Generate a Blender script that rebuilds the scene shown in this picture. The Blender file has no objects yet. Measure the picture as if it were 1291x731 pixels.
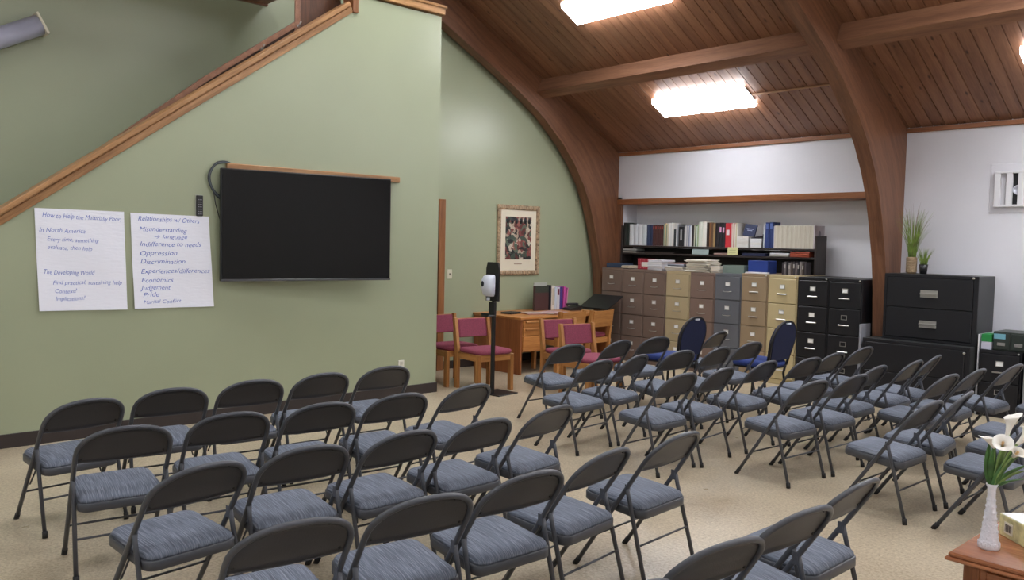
import bpy, math, random
from mathutils import Vector, Matrix
random.seed(7)
PI = math.pi
scn = bpy.context.scene
COL = scn.collection

# ------------------------------------------------------------------ camera
cam_d = bpy.data.cameras.new('camera'); cam = bpy.data.objects.new('camera', cam_d); COL.objects.link(cam)
cam_d.sensor_width = 36.0; cam_d.lens = 1046.0/1291.0*36.0; cam_d.clip_start = 0.05; cam_d.clip_end = 60
yaw, pitch, roll = -0.829, -0.0566, 0.0214
fw = Vector((math.sin(yaw)*math.cos(pitch), math.cos(yaw)*math.cos(pitch), math.sin(pitch)))
rt = Vector((math.cos(yaw), -math.sin(yaw), 0)); up = rt.cross(fw)
r2 = rt*math.cos(roll) + up*math.sin(roll); u2 = -rt*math.sin(roll) + up*math.cos(roll)
cam.matrix_world = Matrix(((r2.x, u2.x, -fw.x, 0), (r2.y, u2.y, -fw.y, 0), (r2.z, u2.z, -fw.z, 1.6), (0, 0, 0, 1)))
scn.camera = cam
# ------------------------------------------------------------------ world, exposure
w = bpy.data.worlds.new('world'); scn.world = w; w.use_nodes = True
w.node_tree.nodes['Background'].inputs[0].default_value = (1, 1, 1, 1)
w.node_tree.nodes['Background'].inputs[1].default_value = 0.05
scn.view_settings.view_transform = 'Standard'; scn.view_settings.look = 'None'
scn.view_settings.gamma = 1.0; scn.view_settings.use_curve_mapping = False
scn.view_settings.exposure = 0.76
LAMP_STRENGTH = 18.5

# ------------------------------------------------------------------ materials
def srgb(c):
    return tuple(((v/255.0)/12.92 if v/255.0 <= .04045 else ((v/255.0+.055)/1.055)**2.4) for v in c) + (1.0,)
def new_mat(name):
    m = bpy.data.materials.new(name); m.use_nodes = True
    nt = m.node_tree; b = nt.nodes['Principled BSDF']
    return m, nt, b
def plain(name, c, rough=.5, metal=0.0, var=0.0, scale=8, bump=0.0, bscale=60, spec=None, stretch=(1, 1, 1)):
    m, nt, b = new_mat(name)
    b.inputs['Base Color'].default_value = srgb(c); b.inputs['Roughness'].default_value = rough
    b.inputs['Metallic'].default_value = metal
    if spec is not None: b.inputs['Specular IOR Level'].default_value = spec
    if var or bump:
        tc = nt.nodes.new('ShaderNodeTexCoord'); mp = nt.nodes.new('ShaderNodeMapping')
        mp.inputs['Scale'].default_value = stretch; nt.links.new(tc.outputs['Object'], mp.inputs[0])
    if var:
        n = nt.nodes.new('ShaderNodeTexNoise'); n.inputs['Scale'].default_value = scale; n.inputs['Detail'].default_value = 4
        nt.links.new(mp.outputs[0], n.inputs['Vector'])
        r = nt.nodes.new('ShaderNodeValToRGB')
        r.color_ramp.elements[0].position = .3; r.color_ramp.elements[1].position = .7
        r.color_ramp.elements[0].color = srgb([v*(1-var) for v in c]); r.color_ramp.elements[1].color = srgb([min(255, v*(1+var)) for v in c])
        nt.links.new(n.outputs[0], r.inputs[0]); nt.links.new(r.outputs[0], b.inputs['Base Color'])
    if bump:
        n2 = nt.nodes.new('ShaderNodeTexNoise'); n2.inputs['Scale'].default_value = bscale; n2.inputs['Detail'].default_value = 3
        nt.links.new(mp.outputs[0], n2.inputs['Vector'])
        bp = nt.nodes.new('ShaderNodeBump'); bp.inputs['Strength'].default_value = bump; bp.inputs['Distance'].default_value = .01
        nt.links.new(n2.outputs[0], bp.inputs['Height']); nt.links.new(bp.outputs[0], b.inputs['Normal'])
    return m
def wood(name, c1, c2, axis=0, rough=.45, scale=14, knots=False, rnd=0.0, attr=None):
    m, nt, b = new_mat(name); L = nt.links.new; N = nt.nodes.new
    b.inputs['Roughness'].default_value = rough
    tc = N('ShaderNodeTexCoord'); mp = N('ShaderNodeMapping')
    s = [1.0, 1.0, 1.0]; s[axis] = .07
    mp.inputs['Scale'].default_value = s
    oi = N('ShaderNodeObjectInfo'); add = N('ShaderNodeVectorMath'); add.operation = 'ADD'
    mul = N('ShaderNodeVectorMath'); mul.operation = 'SCALE'; mul.inputs[0].default_value = (13, 7, 11)
    src = tc.outputs['Object']
    if attr:
        at = N('ShaderNodeAttribute'); at.attribute_name = attr; src = at.outputs['Vector']
    L(oi.outputs['Random'], mul.inputs['Scale']); L(src, add.inputs[0]); L(mul.outputs[0], add.inputs[1])
    L(add.outputs[0], mp.inputs[0])
    n = N('ShaderNodeTexNoise'); n.inputs['Scale'].default_value = scale; n.inputs['Detail'].default_value = 6; n.inputs['Distortion'].default_value = .8
    L(mp.outputs[0], n.inputs['Vector'])
    n3 = N('ShaderNodeTexNoise'); n3.inputs['Scale'].default_value = scale*9; n3.inputs['Detail'].default_value = 2
    L(mp.outputs[0], n3.inputs['Vector'])
    mx = N('ShaderNodeMix'); mx.data_type = 'FLOAT'; mx.inputs[0].default_value = .35
    L(n.outputs[0], mx.inputs[2]); L(n3.outputs[0], mx.inputs[3])
    r = N('ShaderNodeValToRGB'); r.color_ramp.elements[0].position = .36; r.color_ramp.elements[1].position = .64
    r.color_ramp.elements[0].color = srgb(c1); r.color_ramp.elements[1].color = srgb(c2)
    L(mx.outputs[0], r.inputs[0]); out = r.outputs[0]
    if knots:
        v = N('ShaderNodeTexVoronoi'); v.inputs['Scale'].default_value = 1.0; v.feature = 'F1'
        mk = N('ShaderNodeMapping'); sk = [9.0, 0.0, 0.0]; sk[axis] = 3.4; mk.inputs['Scale'].default_value = sk
        L(add.outputs[0], mk.inputs[0]); L(mk.outputs[0], v.inputs['Vector'])
        kr = N('ShaderNodeValToRGB'); kr.color_ramp.elements[0].position = .05; kr.color_ramp.elements[1].position = .15
        kr.color_ramp.elements[0].color = (.25, .2, .18, 1); kr.color_ramp.elements[1].color = (1, 1, 1, 1)
        L(v.outputs['Distance'], kr.inputs[0])
        mm = N('ShaderNodeMix'); mm.data_type = 'RGBA'; mm.blend_type = 'MULTIPLY'; mm.inputs[0].default_value = 1
        L(out, mm.inputs[6]); L(kr.outputs[0], mm.inputs[7]); out = mm.outputs[2]
    if rnd:
        hs = N('ShaderNodeHueSaturation'); ma = N('ShaderNodeMapRange')
        ma.inputs[3].default_value = 1-rnd; ma.inputs[4].default_value = 1+rnd
        L(oi.outputs['Random'], ma.inputs[0]); L(ma.outputs[0], hs.inputs['Value']); L(out, hs.inputs['Color']); out = hs.outputs[0]
    L(out, b.inputs['Base Color'])
    bp = N('ShaderNodeBump'); bp.inputs['Strength'].default_value = .12; bp.inputs['Distance'].default_value = .004
    L(mx.outputs[0], bp.inputs['Height']); L(bp.outputs[0], b.inputs['Normal'])
    return m

M = {}
M['green'] = plain('green_paint', (159, 166, 138), .34, var=.015, scale=1.2, bump=.05, bscale=90)
M['white_wall'] = plain('white_paint', (220, 220, 227), .55, var=.015, scale=1.5, bump=.06, bscale=120)
M['niche_wall'] = plain('white_paint_brightened', (236, 236, 240), .6, bump=.06, bscale=120)  # white wall paint brightened to offset the lintel's shade in the niche
M['back_wall'] = plain('off_white_paint', (214, 214, 212), .6)
M['arch_y'] = wood('arch_wood', (98, 64, 45), (132, 90, 64), 2, .42, 16)
M['arch'] = wood('laminated_arch_wood', (98, 64, 45), (132, 90, 64), 2, .42, 16, attr='grain')
M['beam_x'] = wood('beam_wood', (116, 80, 60), (148, 106, 80), 0, .45, 14)
M['board'] = wood('ceiling_board_wood', (114, 76, 54), (146, 104, 78), 1, .42, 9, knots=True, rnd=.11)
M['ceil_back'] = wood('ceiling_back_wood', (58, 36, 25), (80, 50, 35), 1, .7, 10)
M['trim_x'] = wood('trim_wood_x', (122, 74, 44), (154, 100, 64), 0, .4, 14)
M['trim_y'] = wood('trim_wood_y', (140, 98, 58), (188, 142, 94), 1, .4, 14)
M['trim_z'] = wood('trim_wood_z', (120, 76, 44), (156, 104, 62), 2, .4, 14)
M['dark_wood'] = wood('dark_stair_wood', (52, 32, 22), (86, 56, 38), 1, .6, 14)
M['post_wood'] = wood('dark_post_wood', (60, 36, 24), (100, 64, 40), 2, .4, 12)
M['oak_z'] = wood('oak_upright', (150, 98, 50), (188, 134, 78), 2, .4, 16)
M['oak_x'] = wood('oak_rail', (150, 98, 50), (188, 134, 78), 0, .4, 16)
M['oak_y'] = wood('oak_rail_y', (158, 104, 54), (198, 142, 84), 1, .4, 16)
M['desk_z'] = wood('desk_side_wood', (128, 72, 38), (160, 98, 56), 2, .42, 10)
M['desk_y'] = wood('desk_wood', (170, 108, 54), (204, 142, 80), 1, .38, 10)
M['cherry'] = wood('cherry_wood', (132, 80, 52), (176, 116, 80), 0, .16, 10)
M['cherry_z'] = wood('cherry_wood_z', (118, 70, 42), (160, 102, 64), 2, .3, 12)
M['frame_metal'] = plain('chair_metal', (70, 72, 78), .36, .0, spec=.5, bump=.03, bscale=300)
M['panel_metal'] = plain('chair_panel_metal', (57, 56, 59), .42, .0, spec=.45, bump=.08, bscale=180)
M['rubber'] = plain('black_rubber', (30, 29, 29), .7)
M['rivet'] = plain('dark_rivet', (22, 21, 21), .5)
M['baseboard'] = plain('dark_vinyl_base', (52, 44, 42), .5, var=.06, scale=5)
M['black_metal'] = plain('black_cabinet_paint', (27, 27, 31), .42, spec=.4, bump=.05, bscale=200)
M['black_side'] = plain('black_cabinet_side', (54, 56, 56), .45, spec=.4)
M['chrome'] = plain('chrome', (196, 194, 190), .28, .85)
M['label_card'] = plain('label_card', (226, 226, 222), .6)
M['screen'] = plain('tv_screen', (10, 10, 12), .14, spec=.3)
M['bezel'] = plain('tv_bezel', (18, 18, 20), .35)
M['paper'] = plain('chart_paper', (238, 240, 250), .75, bump=.25, bscale=14, stretch=(1, 1, 4))
M['ink'] = plain('blue_marker_ink', (50, 92, 190), .6)
M['burgundy'] = plain('burgundy_fabric', (134, 60, 80), .85, var=.10, scale=90, bump=.2, bscale=400)
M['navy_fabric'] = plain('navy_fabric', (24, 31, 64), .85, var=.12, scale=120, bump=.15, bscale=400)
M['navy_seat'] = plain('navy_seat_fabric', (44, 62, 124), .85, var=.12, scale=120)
M['plastic_white'] = plain('white_plastic', (206, 210, 222), .3)
M['plastic_black'] = plain('black_plastic', (26, 26, 28), .4)
M['white_frame'] = plain('white_painted_wood', (222, 222, 226), .4)
M['ceramic'] = plain('milk_glass', (232, 231, 238), .25, bump=.3, bscale=130)
M['petal'] = plain('petal', (246, 242, 234), .5, var=.04, scale=30)
M['spadix'] = plain('spadix', (206, 168, 120), .6)
M['leaf'] = plain('leaf_green', (64, 104, 50), .45, var=.25, scale=18)
M['leaf_light'] = plain('leaf_light_green', (120, 148, 84), .45, var=.2, scale=18)
M['grass_blade'] = plain('grass_blade', (112, 134, 60), .6, var=.3, scale=14)
M['grass_tip'] = plain('grass_tip', (124, 88, 78), .6)
M['basket'] = plain('woven_basket', (156, 134, 106), .8, var=.2, scale=60, bump=.4, bscale=120, stretch=(1, 1, 3))
M['lens'] = None

def fabric():
    m, nt, b = new_mat('heathered_grey_fabric'); L = nt.links.new; N = nt.nodes.new
    b.inputs['Roughness'].default_value = .85
    tc = N('ShaderNodeTexCoord'); oi = N('ShaderNodeObjectInfo')
    mul = N('ShaderNodeVectorMath'); mul.operation = 'SCALE'; mul.inputs[0].default_value = (3, 5, 0); L(oi.outputs['Random'], mul.inputs['Scale'])
    add = N('ShaderNodeVectorMath'); add.operation = 'ADD'; L(tc.outputs['Object'], add.inputs[0]); L(mul.outputs[0], add.inputs[1])
    mp = N('ShaderNodeMapping'); mp.inputs['Scale'].default_value = (8, 300, 30); L(add.outputs[0], mp.inputs[0])
    n = N('ShaderNodeTexNoise'); n.inputs['Scale'].default_value = 1; n.inputs['Detail'].default_value = 3; L(mp.outputs[0], n.inputs['Vector'])
    r = N('ShaderNodeValToRGB'); e = r.color_ramp.elements
    e[0].position = .32; e[0].color = srgb((78, 83, 94)); e[1].position = .72; e[1].color = srgb((142, 148, 160))
    x = r.color_ramp.elements.new(.5); x.color = srgb((100, 107, 121))
    L(n.outputs[0], r.inputs[0]); L(r.outputs[0], b.inputs['Base Color'])
    bp = N('ShaderNodeBump'); bp.inputs['Strength'].default_value = .2; bp.inputs['Distance'].default_value = .003
    L(n.outputs[0], bp.inputs['Height']); L(bp.outputs[0], b.inputs['Normal'])
    return m
M['fabric'] = fabric()
def floor_mat():
    m, nt, b = new_mat('speckled_sheet_floor'); L = nt.links.new; N = nt.nodes.new
    tc = N('ShaderNodeTexCoord')
    n1 = N('ShaderNodeTexNoise'); n1.inputs['Scale'].default_value = 60; n1.inputs['Detail'].default_value = 5; n1.inputs['Roughness'].default_value = .75; L(tc.outputs['Object'], n1.inputs['Vector'])
    n2 = N('ShaderNodeTexNoise'); n2.inputs['Scale'].default_value = 1.3; n2.inputs['Detail'].default_value = 3; L(tc.outputs['Object'], n2.inputs['Vector'])
    mx = N('ShaderNodeMix'); mx.data_type = 'FLOAT'; mx.inputs[0].default_value = .28; L(n1.outputs[0], mx.inputs[2]); L(n2.outputs[0], mx.inputs[3])
    r = N('ShaderNodeValToRGB'); e = r.color_ramp.elements
    e[0].position = .38; e[0].color = srgb((152, 136, 112)); e[1].position = .62; e[1].color = srgb((206, 192, 166))
    L(mx.outputs[0], r.inputs[0]); L(r.outputs[0], b.inputs['Base Color'])
    n3 = N('ShaderNodeTexNoise'); n3.inputs['Scale'].default_value = 7; n3.inputs['Detail'].default_value = 4; L(tc.outputs['Object'], n3.inputs['Vector'])
    mr = N('ShaderNodeMapRange'); mr.inputs[3].default_value = .22; mr.inputs[4].default_value = .42; L(n3.outputs[0], mr.inputs[0]); L(mr.outputs[0], b.inputs['Roughness'])
    bp = N('ShaderNodeBump'); bp.inputs['Strength'].default_value = .12; bp.inputs['Distance'].default_value = .004; L(n1.outputs[0], bp.inputs['Height']); L(bp.outputs[0], b.inputs['Normal'])
    return m
M['floor'] = floor_mat()
def emit(name, c, s):
    m, nt, b = new_mat(name); b.inputs['Base Color'].default_value = (*c, 1)
    b.inputs['Emission Color'].default_value = (*c, 1); b.inputs['Emission Strength'].default_value = s
    return m
M['lens'] = emit('lit_diffuser', (.93, .955, 1), LAMP_STRENGTH)
M['lens_end'] = emit('lit_lamp_end', (.93, .955, 1), LAMP_STRENGTH*.25)
def art():
    m, nt, b = new_mat('abstract_print'); L = nt.links.new; N = nt.nodes.new; b.inputs['Roughness'].default_value = .35
    tc = N('ShaderNodeTexCoord'); v = N('ShaderNodeTexVoronoi'); v.inputs['Scale'].default_value = 17; v.distance = 'MANHATTAN'
    n = N('ShaderNodeTexNoise'); n.inputs['Scale'].default_value = 9; L(tc.outputs['Object'], n.inputs['Vector'])
    mx = N('ShaderNodeMix'); mx.data_type = 'RGBA'; mx.blend_type = 'LINEAR_LIGHT'; mx.inputs[0].default_value = .09
    L(tc.outputs['Object'], mx.inputs[6]); L(n.outputs['Color'], mx.inputs[7]); L(mx.outputs[2], v.inputs['Vector'])
    sp = N('ShaderNodeSeparateColor'); L(v.outputs['Color'], sp.inputs[0])
    r = N('ShaderNodeValToRGB'); r.color_ramp.interpolation = 'CONSTANT'; e = r.color_ramp.elements
    cols = [(58, 62, 60), (128, 74, 70), (176, 160, 140), (74, 88, 78), (150, 96, 88), (48, 48, 50), (196, 186, 168), (100, 56, 54), (92, 106, 92)]
    e[0].position = 0; e[0].color = srgb(cols[0]); e[1].position = .12; e[1].color = srgb(cols[1])
    for i, c in enumerate(cols[2:]):
        x = e.new(.23+i*.11); x.color = srgb(c)
    L(sp.outputs[0], r.inputs[0]); L(r.outputs[0], b.inputs['Base Color'])
    return m
M['art'] = art()
_cm = {}
def colm(c, rough=.5):
    k = (tuple(c), rough)
    if k not in _cm: _cm[k] = plain('colour_%02x%02x%02x' % tuple(int(v) for v in c), c, rough)
    return _cm[k]

# ------------------------------------------------------------------ mesh builder
class MB:
    def __init__(s): s.v = []; s.f = []; s.sm = []; s.mi = []; s.cur = 0
    def add(s, vs, fs, smooth=False):
        o = len(s.v); s.v += [tuple(p) for p in vs]
        for f in fs: s.f.append([i+o for i in f]); s.sm.append(smooth); s.mi.append(s.cur)
        return s
    def box(s, x0, x1, y0, y1, z0, z1, b=0.0, mtx=None):
        if x1 < x0: x0, x1 = x1, x0
        if y1 < y0: y0, y1 = y1, y0
        if z1 < z0: z0, z1 = z1, z0
        b = min(b, (x1-x0)*.45, (y1-y0)*.45, (z1-z0)*.45)
        c = [(x, y, z) for x in (0, 1) for y in (0, 1) for z in (0, 1)]
        X = (x0, x1); Y = (y0, y1); Z = (z0, z1)
        if b <= 0:
            vs = [(X[i], Y[j], Z[k]) for i, j, k in c]
            fs = [(0, 1, 3, 2), (4, 6, 7, 5), (0, 4, 5, 1), (2, 3, 7, 6), (0, 2, 6, 4), (1, 5, 7, 3)]
        else:
            vs = []; idx = {}
            for n, (i, j, k) in enumerate(c):
                sx = b*(1-2*i); sy = b*(1-2*j); sz = b*(1-2*k)
                idx[n] = (len(vs), len(vs)+1, len(vs)+2)
                vs += [(X[i], Y[j]+sy, Z[k]+sz), (X[i]+sx, Y[j], Z[k]+sz), (X[i]+sx, Y[j]+sy, Z[k])]
            q = [(0, 1, 3, 2), (4, 6, 7, 5), (0, 4, 5, 1), (2, 3, 7, 6), (0, 2, 6, 4), (1, 5, 7, 3)]; ax = [0, 0, 1, 1, 2, 2]
            fs = [tuple(idx[n][a] for n in f) for f, a in zip(q, ax)]
            # edges
            def e(n1, n2, a1, a2): fs.append((idx[n1][a1], idx[n1][a2], idx[n2][a2], idx[n2][a1]))
            for n in range(8):
                for bit, (a1, a2) in ((1, (0, 1)), (2, (0, 2)), (4, (1, 2))):
                    if not n & bit: e(n, n | bit, a1, a2)
                fs.append(idx[n])
        if mtx is not None: vs = [tuple(mtx @ Vector(p)) for p in vs]
        return s.add(vs, fs)
    def tube(s, pts, r, seg=8, closed=False, caps=True, flat=None):
        pts = [Vector(p) for p in pts]; n = len(pts)
        rr = r if isinstance(r, (list, tuple)) else [r]*n
        T = []
        for i in range(n):
            a = pts[(i-1) % n] if (closed or i > 0) else pts[i]; c = pts[(i+1) % n] if (closed or i < n-1) else pts[i]
            t = (c-a); T.append(t.normalized() if t.length > 1e-9 else Vector((0, 0, 1)))
        ref = Vector((0, 0, 1)) if abs(T[0].z) < .9 else Vector((1, 0, 0))
        nrm = (ref - T[0]*ref.dot(T[0])).normalized(); vs = []
        for i in range(n):
            nrm = (nrm - T[i]*nrm.dot(T[i]))
            nrm = nrm.normalized() if nrm.length > 1e-6 else T[i].orthogonal().normalized()
            bn = T[i].cross(nrm)
            for k in range(seg):
                a = 2*PI*k/seg; vs.append(pts[i] + (nrm*math.cos(a) + bn*math.sin(a)*(flat or 1))*rr[i])
        fs = []
        for i in range(n if closed else n-1):
            j = (i+1) % n
            for k in range(seg):
                k2 = (k+1) % seg; fs.append((i*seg+k, i*seg+k2, j*seg+k2, j*seg+k))
        if caps and not closed:
            fs.append(tuple(range(seg-1, -1, -1))); fs.append(tuple((n-1)*seg+k for k in range(seg)))
        return s.add(vs, fs, True)
    def lathe(s, prof, cx=0, cy=0, seg=20, smooth=True):
        vs = []; fs = []; n = len(prof)
        for r, z in prof:
            for k in range(seg): a = 2*PI*k/seg; vs.append((cx+r*math.cos(a), cy+r*math.sin(a), z))
        for i in range(n-1):
            for k in range(seg):
                k2 = (k+1) % seg; fs.append((i*seg+k, i*seg+k2, (i+1)*seg+k2, (i+1)*seg+k))
        if prof[0][0] > 1e-4: fs.append(tuple(range(seg-1, -1, -1)))
        if prof[-1][0] > 1e-4: fs.append(tuple((n-1)*seg+k for k in range(seg)))
        return s.add(vs, fs, smooth)
    def strip(s, A, B, x0, x1, closed=True):
        """solid between polylines A and B (y,z), extruded x0..x1"""
        n = len(A); vs = []
        for x in (x0, x1):
            vs += [(x, p[0], p[1]) for p in A] + [(x, p[0], p[1]) for p in B]
        fs = []; o = 2*n
        for i in range(n-1):
            fs.append((i, i+1, n+i+1, n+i)); fs.append((o+i, o+n+i, o+n+i+1, o+i+1))
            fs.append((i, o+i, o+i+1, i+1)); fs.append((n+i, n+i+1, o+n+i+1, o+n+i))
        fs.append((0, n, o+n, o)); fs.append((n-1, o+n-1, o+2*n-1, 2*n-1))
        return s.add(vs, fs)
    def prism(s, poly, fn, smooth=False):
        """poly 2D convex; fn(u,v,t) with t in 0,1 gives 3D"""
        n = len(poly); vs = [fn(p[0], p[1], 0) for p in poly] + [fn(p[0], p[1], 1) for p in poly]
        fs = [tuple(range(n-1, -1, -1)), tuple(range(n, 2*n))]
        s.add(vs, fs, False)
        s.add(vs, [(i, (i+1) % n, n+(i+1) % n, n+i) for i in range(n)], smooth)
        return s
    def rings(s, R, cap=True, smooth=True):
        n = len(R[0]); vs = [p for r in R for p in r]; fs = []
        for i in range(len(R)-1):
            for k in range(n):
                k2 = (k+1) % n; fs.append((i*n+k, i*n+k2, (i+1)*n+k2, (i+1)*n+k))
        if cap: fs.append(tuple(range(n-1, -1, -1))); fs.append(tuple((len(R)-1)*n+k for k in range(n)))
        return s.add(vs, fs, smooth)
    def mesh(s, name, mats):
        me = bpy.data.meshes.new(name); me.from_pydata(s.v, [], s.f)
        for m in (mats if isinstance(mats, (list, tuple)) else [mats]): me.materials.append(m)
        me.polygons.foreach_set('use_smooth', s.sm); me.polygons.foreach_set('material_index', s.mi)
        me.update(); me.validate()
        import bmesh
        bm = bmesh.new(); bm.from_mesh(me); bmesh.ops.recalc_face_normals(bm, faces=bm.faces); bm.to_mesh(me); bm.free()
        return me
    def build(s, name, mats, parent=None, loc=(0, 0, 0), rot=(0, 0, 0)):
        return link(name, s.mesh(name, mats), parent, loc, rot)
def link(name, me, parent=None, loc=(0, 0, 0), rot=(0, 0, 0)):
    o = bpy.data.objects.new(name, me); COL.objects.link(o); o.location = loc; o.rotation_euler = rot
    if parent: o.parent = parent
    return o
def tag(o, label, cat, group=None, kind=None):
    o['label'] = label
    if cat: o['category'] = cat
    if group: o['group'] = group
    if kind: o['kind'] = kind
    return o
def thing(name, label, cat, loc=(0, 0, 0), rz=0, group=None):
    o = bpy.data.objects.new(name, None); COL.objects.link(o); o.location = loc; o.rotation_euler = (0, 0, rz)
    return tag(o, label, cat, group)
def struct(name, mb, m, label, loc=(0, 0, 0), rot=(0, 0, 0)):
    o = mb.build(name, m, None, loc, rot); o['kind'] = 'structure'; o['label'] = label
    return o
def copy_tree(o, parent=None):
    c = o.copy(); COL.objects.link(c)
    if parent: c.parent = parent
    for ch in KIDS.get(o.name, []): copy_tree(ch, c)
    return c
KIDS = {}
def index_kids():
    KIDS.clear()
    for o in bpy.data.objects:
        if o.parent: KIDS.setdefault(o.parent.name, []).append(o)
ORD = ['first', 'second', 'third', 'fourth', 'fifth', 'sixth', 'seventh', 'eighth', 'ninth', 'tenth', 'eleventh', 'twelfth', 'thirteenth', 'fourteenth', 'fifteenth', 'sixteenth',
       'seventeenth', 'eighteenth', 'nineteenth', 'twentieth', 'twenty-first', 'twenty-second', 'twenty-third', 'twenty-fourth', 'twenty-fifth', 'twenty-sixth', 'twenty-seventh', 'twenty-eighth']

# ------------------------------------------------------------------ the room
XW, XE, YN, YS = -8.2, 4.5, 9.4, -5.4
RY = 2.0; SL = .51; EZ = 2.95
def ceil_z(y): return EZ + SL*(YN-y) if y >= RY else EZ + SL*(y-YS)
struct('floor', MB().box(XW-.2, XE+.2, YS-.2, YN+.5, -.1, 0), M['floor'], 'beige speckled sheet floor under the rows of chairs')
ANG = math.atan(SL)
# gable walls
def gable(x0, x1):
    ys = [YS, -3, 0, RY, 4, 7, YN]
    return MB().strip([(y, 0) for y in ys], [(y, ceil_z(y)+.05) for y in ys], x0, x1)
struct('wall_left', gable(XW-.15, XW), M['green'], 'glossy green gable wall under the curved wooden arch')
struct('wall_right', gable(XE, XE+.15), M['back_wall'], 'plain gable wall at the right end of the room')
struct('wall_rear', MB().box(XW, XE, YS-.15, YS, 0, EZ), M['back_wall'], 'plain side wall behind the viewer')
A1, A2 = (-8.14, -7.99), (-4.03, -3.88)
struct('wall_back', MB().box(A2[0], XE, YN, YN+.15, 0, EZ+.1), M['white_wall'], 'white side wall behind the black cabinets')
struct('wall_back_upper', MB().box(XW, A2[0], YN, YN+.12, 2.2, EZ+.1), M['white_wall'], 'white wall above the long wooden lintel')
nb = MB().box(XW, A2[0], 9.75, 9.85, 0, 2.35)
struct('wall_niche', nb, M['niche_wall'], 'white back wall of the niche behind the bookshelf')
struct('wall_niche_left', MB().box(XW, -7.92, YN, 9.75, 0, 2.3), M['white_wall'], 'white left return of the niche')
struct('wall_niche_right', MB().box(A2[0]+.01, A2[1], YN+.15, 9.75, 0, 2.3), M['white_wall'], 'white right return of the niche')
struct('trim_1', MB().box(A1[1], A2[0], YN-.025, YN+.35, 2.195, 2.27, .004), M['trim_x'], 'long wooden lintel over the bookshelf niche')
struct('trim_2', MB().box(A1[1], -7.9, YN-.03, YN+.02, 0, 2.195, .004), M['arch_y'], 'wooden post at the left end of the niche')
struct('trim_3', MB().box(A1[1], A2[0], YN-.03, YN, 2.895, 2.945, .004), M['trim_x'], 'wooden moulding under the ceiling above the bookshelf')
struct('trim_4', MB().box(A2[1], XE, YN-.03, YN, 2.895, 2.945, .004), M['trim_x'], 'wooden moulding under the ceiling above the plants')
# ceiling: slabs + tongue-and-groove boards
L_N = (YN+.0-RY)/math.cos(ANG)
for nm, y0, y1, lab in (('ceiling', RY, YN, 'sloping wooden ceiling over the filing cabinets'), ('ceiling_south', YS, RY, 'sloping wooden ceiling behind the viewer')):
    ys = [y0, y1]
    ce = struct(nm, MB().strip([(y, ceil_z(y)+.03) for y in ys], [(y, ceil_z(y)+.15) for y in ys], XW, XE), M['ceil_back'], lab)
    if nm == 'ceiling': ceiling = ce
BW = .127
bm_ = MB()
g = .0045
sec = [(-BW/2+.001, .03), (-BW/2+.001, .009), (-BW/2+g, 0), (BW/2-g, 0), (BW/2-.001, .009), (BW/2-.001, .03)]
bm_.prism(sec, lambda u, v, t: (u, -t*(L_N-.01), v))
board_me = bm_.mesh('ceiling_board', M['board'])
nbd = int((XE-XW)/BW)
for i in range(nbd+1):
    x = XW + .02 + BW*(i+.5)
    if x + BW/2 > XE: break
    link('ceiling_board', board_me, ceiling, (x, YN, EZ), (-ANG, 0, 0))
# arches
inner = [(9.12, 0), (9.11, .4), (9.085, .8), (9.05, 1.2), (8.985, 1.55), (8.875, 1.92), (8.77, 2.2), (8.65, 2.43), (8.46, 2.70), (8.22, 2.96), (7.86, 3.26), (7.5, 3.49), (7.05, 3.74), (6.5, 4.02), (6.0, 4.27), (4.0, 5.28), (2.6, 5.98), (RY, 6.2)]
outer = [(9.4, 0), (9.4, .4), (9.4, .8), (9.4, 1.2), (9.4, 1.6), (9.4, 2.0), (9.4, 2.35), (9.4, 2.65), (9.4, 2.93)]
for y in (9.1, 8.7, 8.2, 7.6, 7.0, 6.3, 4.2, 2.7, RY): outer.append((y, ceil_z(y)-.004))
inn = inner + [(2*RY-y, z) for y, z in inner[-2::-1]]; out = outer + [(2*RY-y, z) for y, z in outer[-2::-1]]
archl = ['brown laminated arch against the green gable wall', 'brown laminated arch rising between the black cabinets', 'laminated arch to the right of the frame', 'laminated arch at the right gable']
k = 5
for (x0, x1), lab in zip([A1, A2, (.08, .23), (4.2, 4.35)], archl):
    ao = struct('trim_%d' % k, MB().strip(inn, out, x0, x1), M['arch'], lab); k += 1
    al = [0.0]
    for i in range(1, len(inn)): al.append(al[-1]+math.hypot(inn[i][0]-inn[i-1][0], inn[i][1]-inn[i-1][1]))
    ga = ao.data.attributes.new('grain', 'FLOAT_VECTOR', 'POINT'); n_ = len(inn); vals = []
    for vi in range(4*n_):
        sx_, r_ = divmod(vi, 2*n_); o_, i = divmod(r_, n_)
        wd_ = math.hypot(inn[i][0]-out[i][0], inn[i][1]-out[i][1])
        vals += [x0 if sx_ == 0 else x1, wd_*o_, al[i]]
    ga.data.foreach_set('vector', vals)
# purlins: rectangular beams between the arches
def purlin(x0, x1, y, k, lab):
    n = Vector((0, -SL, -1)).normalized(); d = Vector((0, 1, -SL)).normalized()
    p = Vector((0, y, ceil_z(y)))
    P = [p + n*.002, p + d*.15 + n*.002, p + d*.15 + n*.2, p + n*.2]
    mb = MB(); mb.prism([(q.y, q.z) for q in P], lambda u, v, t: (x0+(x1-x0)*t, u, v))
    struct('trim_%d' % k, mb, M['beam_x'], lab)
bays = [(A1[1], A2[0]), (A2[1], .08), (.23, 4.2)]
k = 20
for y in (7.78, 5.9, 4.0):
    for (x0, x1), nm in zip(bays, ('left', 'middle', 'right')):
        purlin(x0, x1, y, k, 'wooden purlin across the %s ceiling bay, %s up from the eave' % (nm, ORD[[7.78, 5.9, 4.0].index(y)])); k += 1
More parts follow.
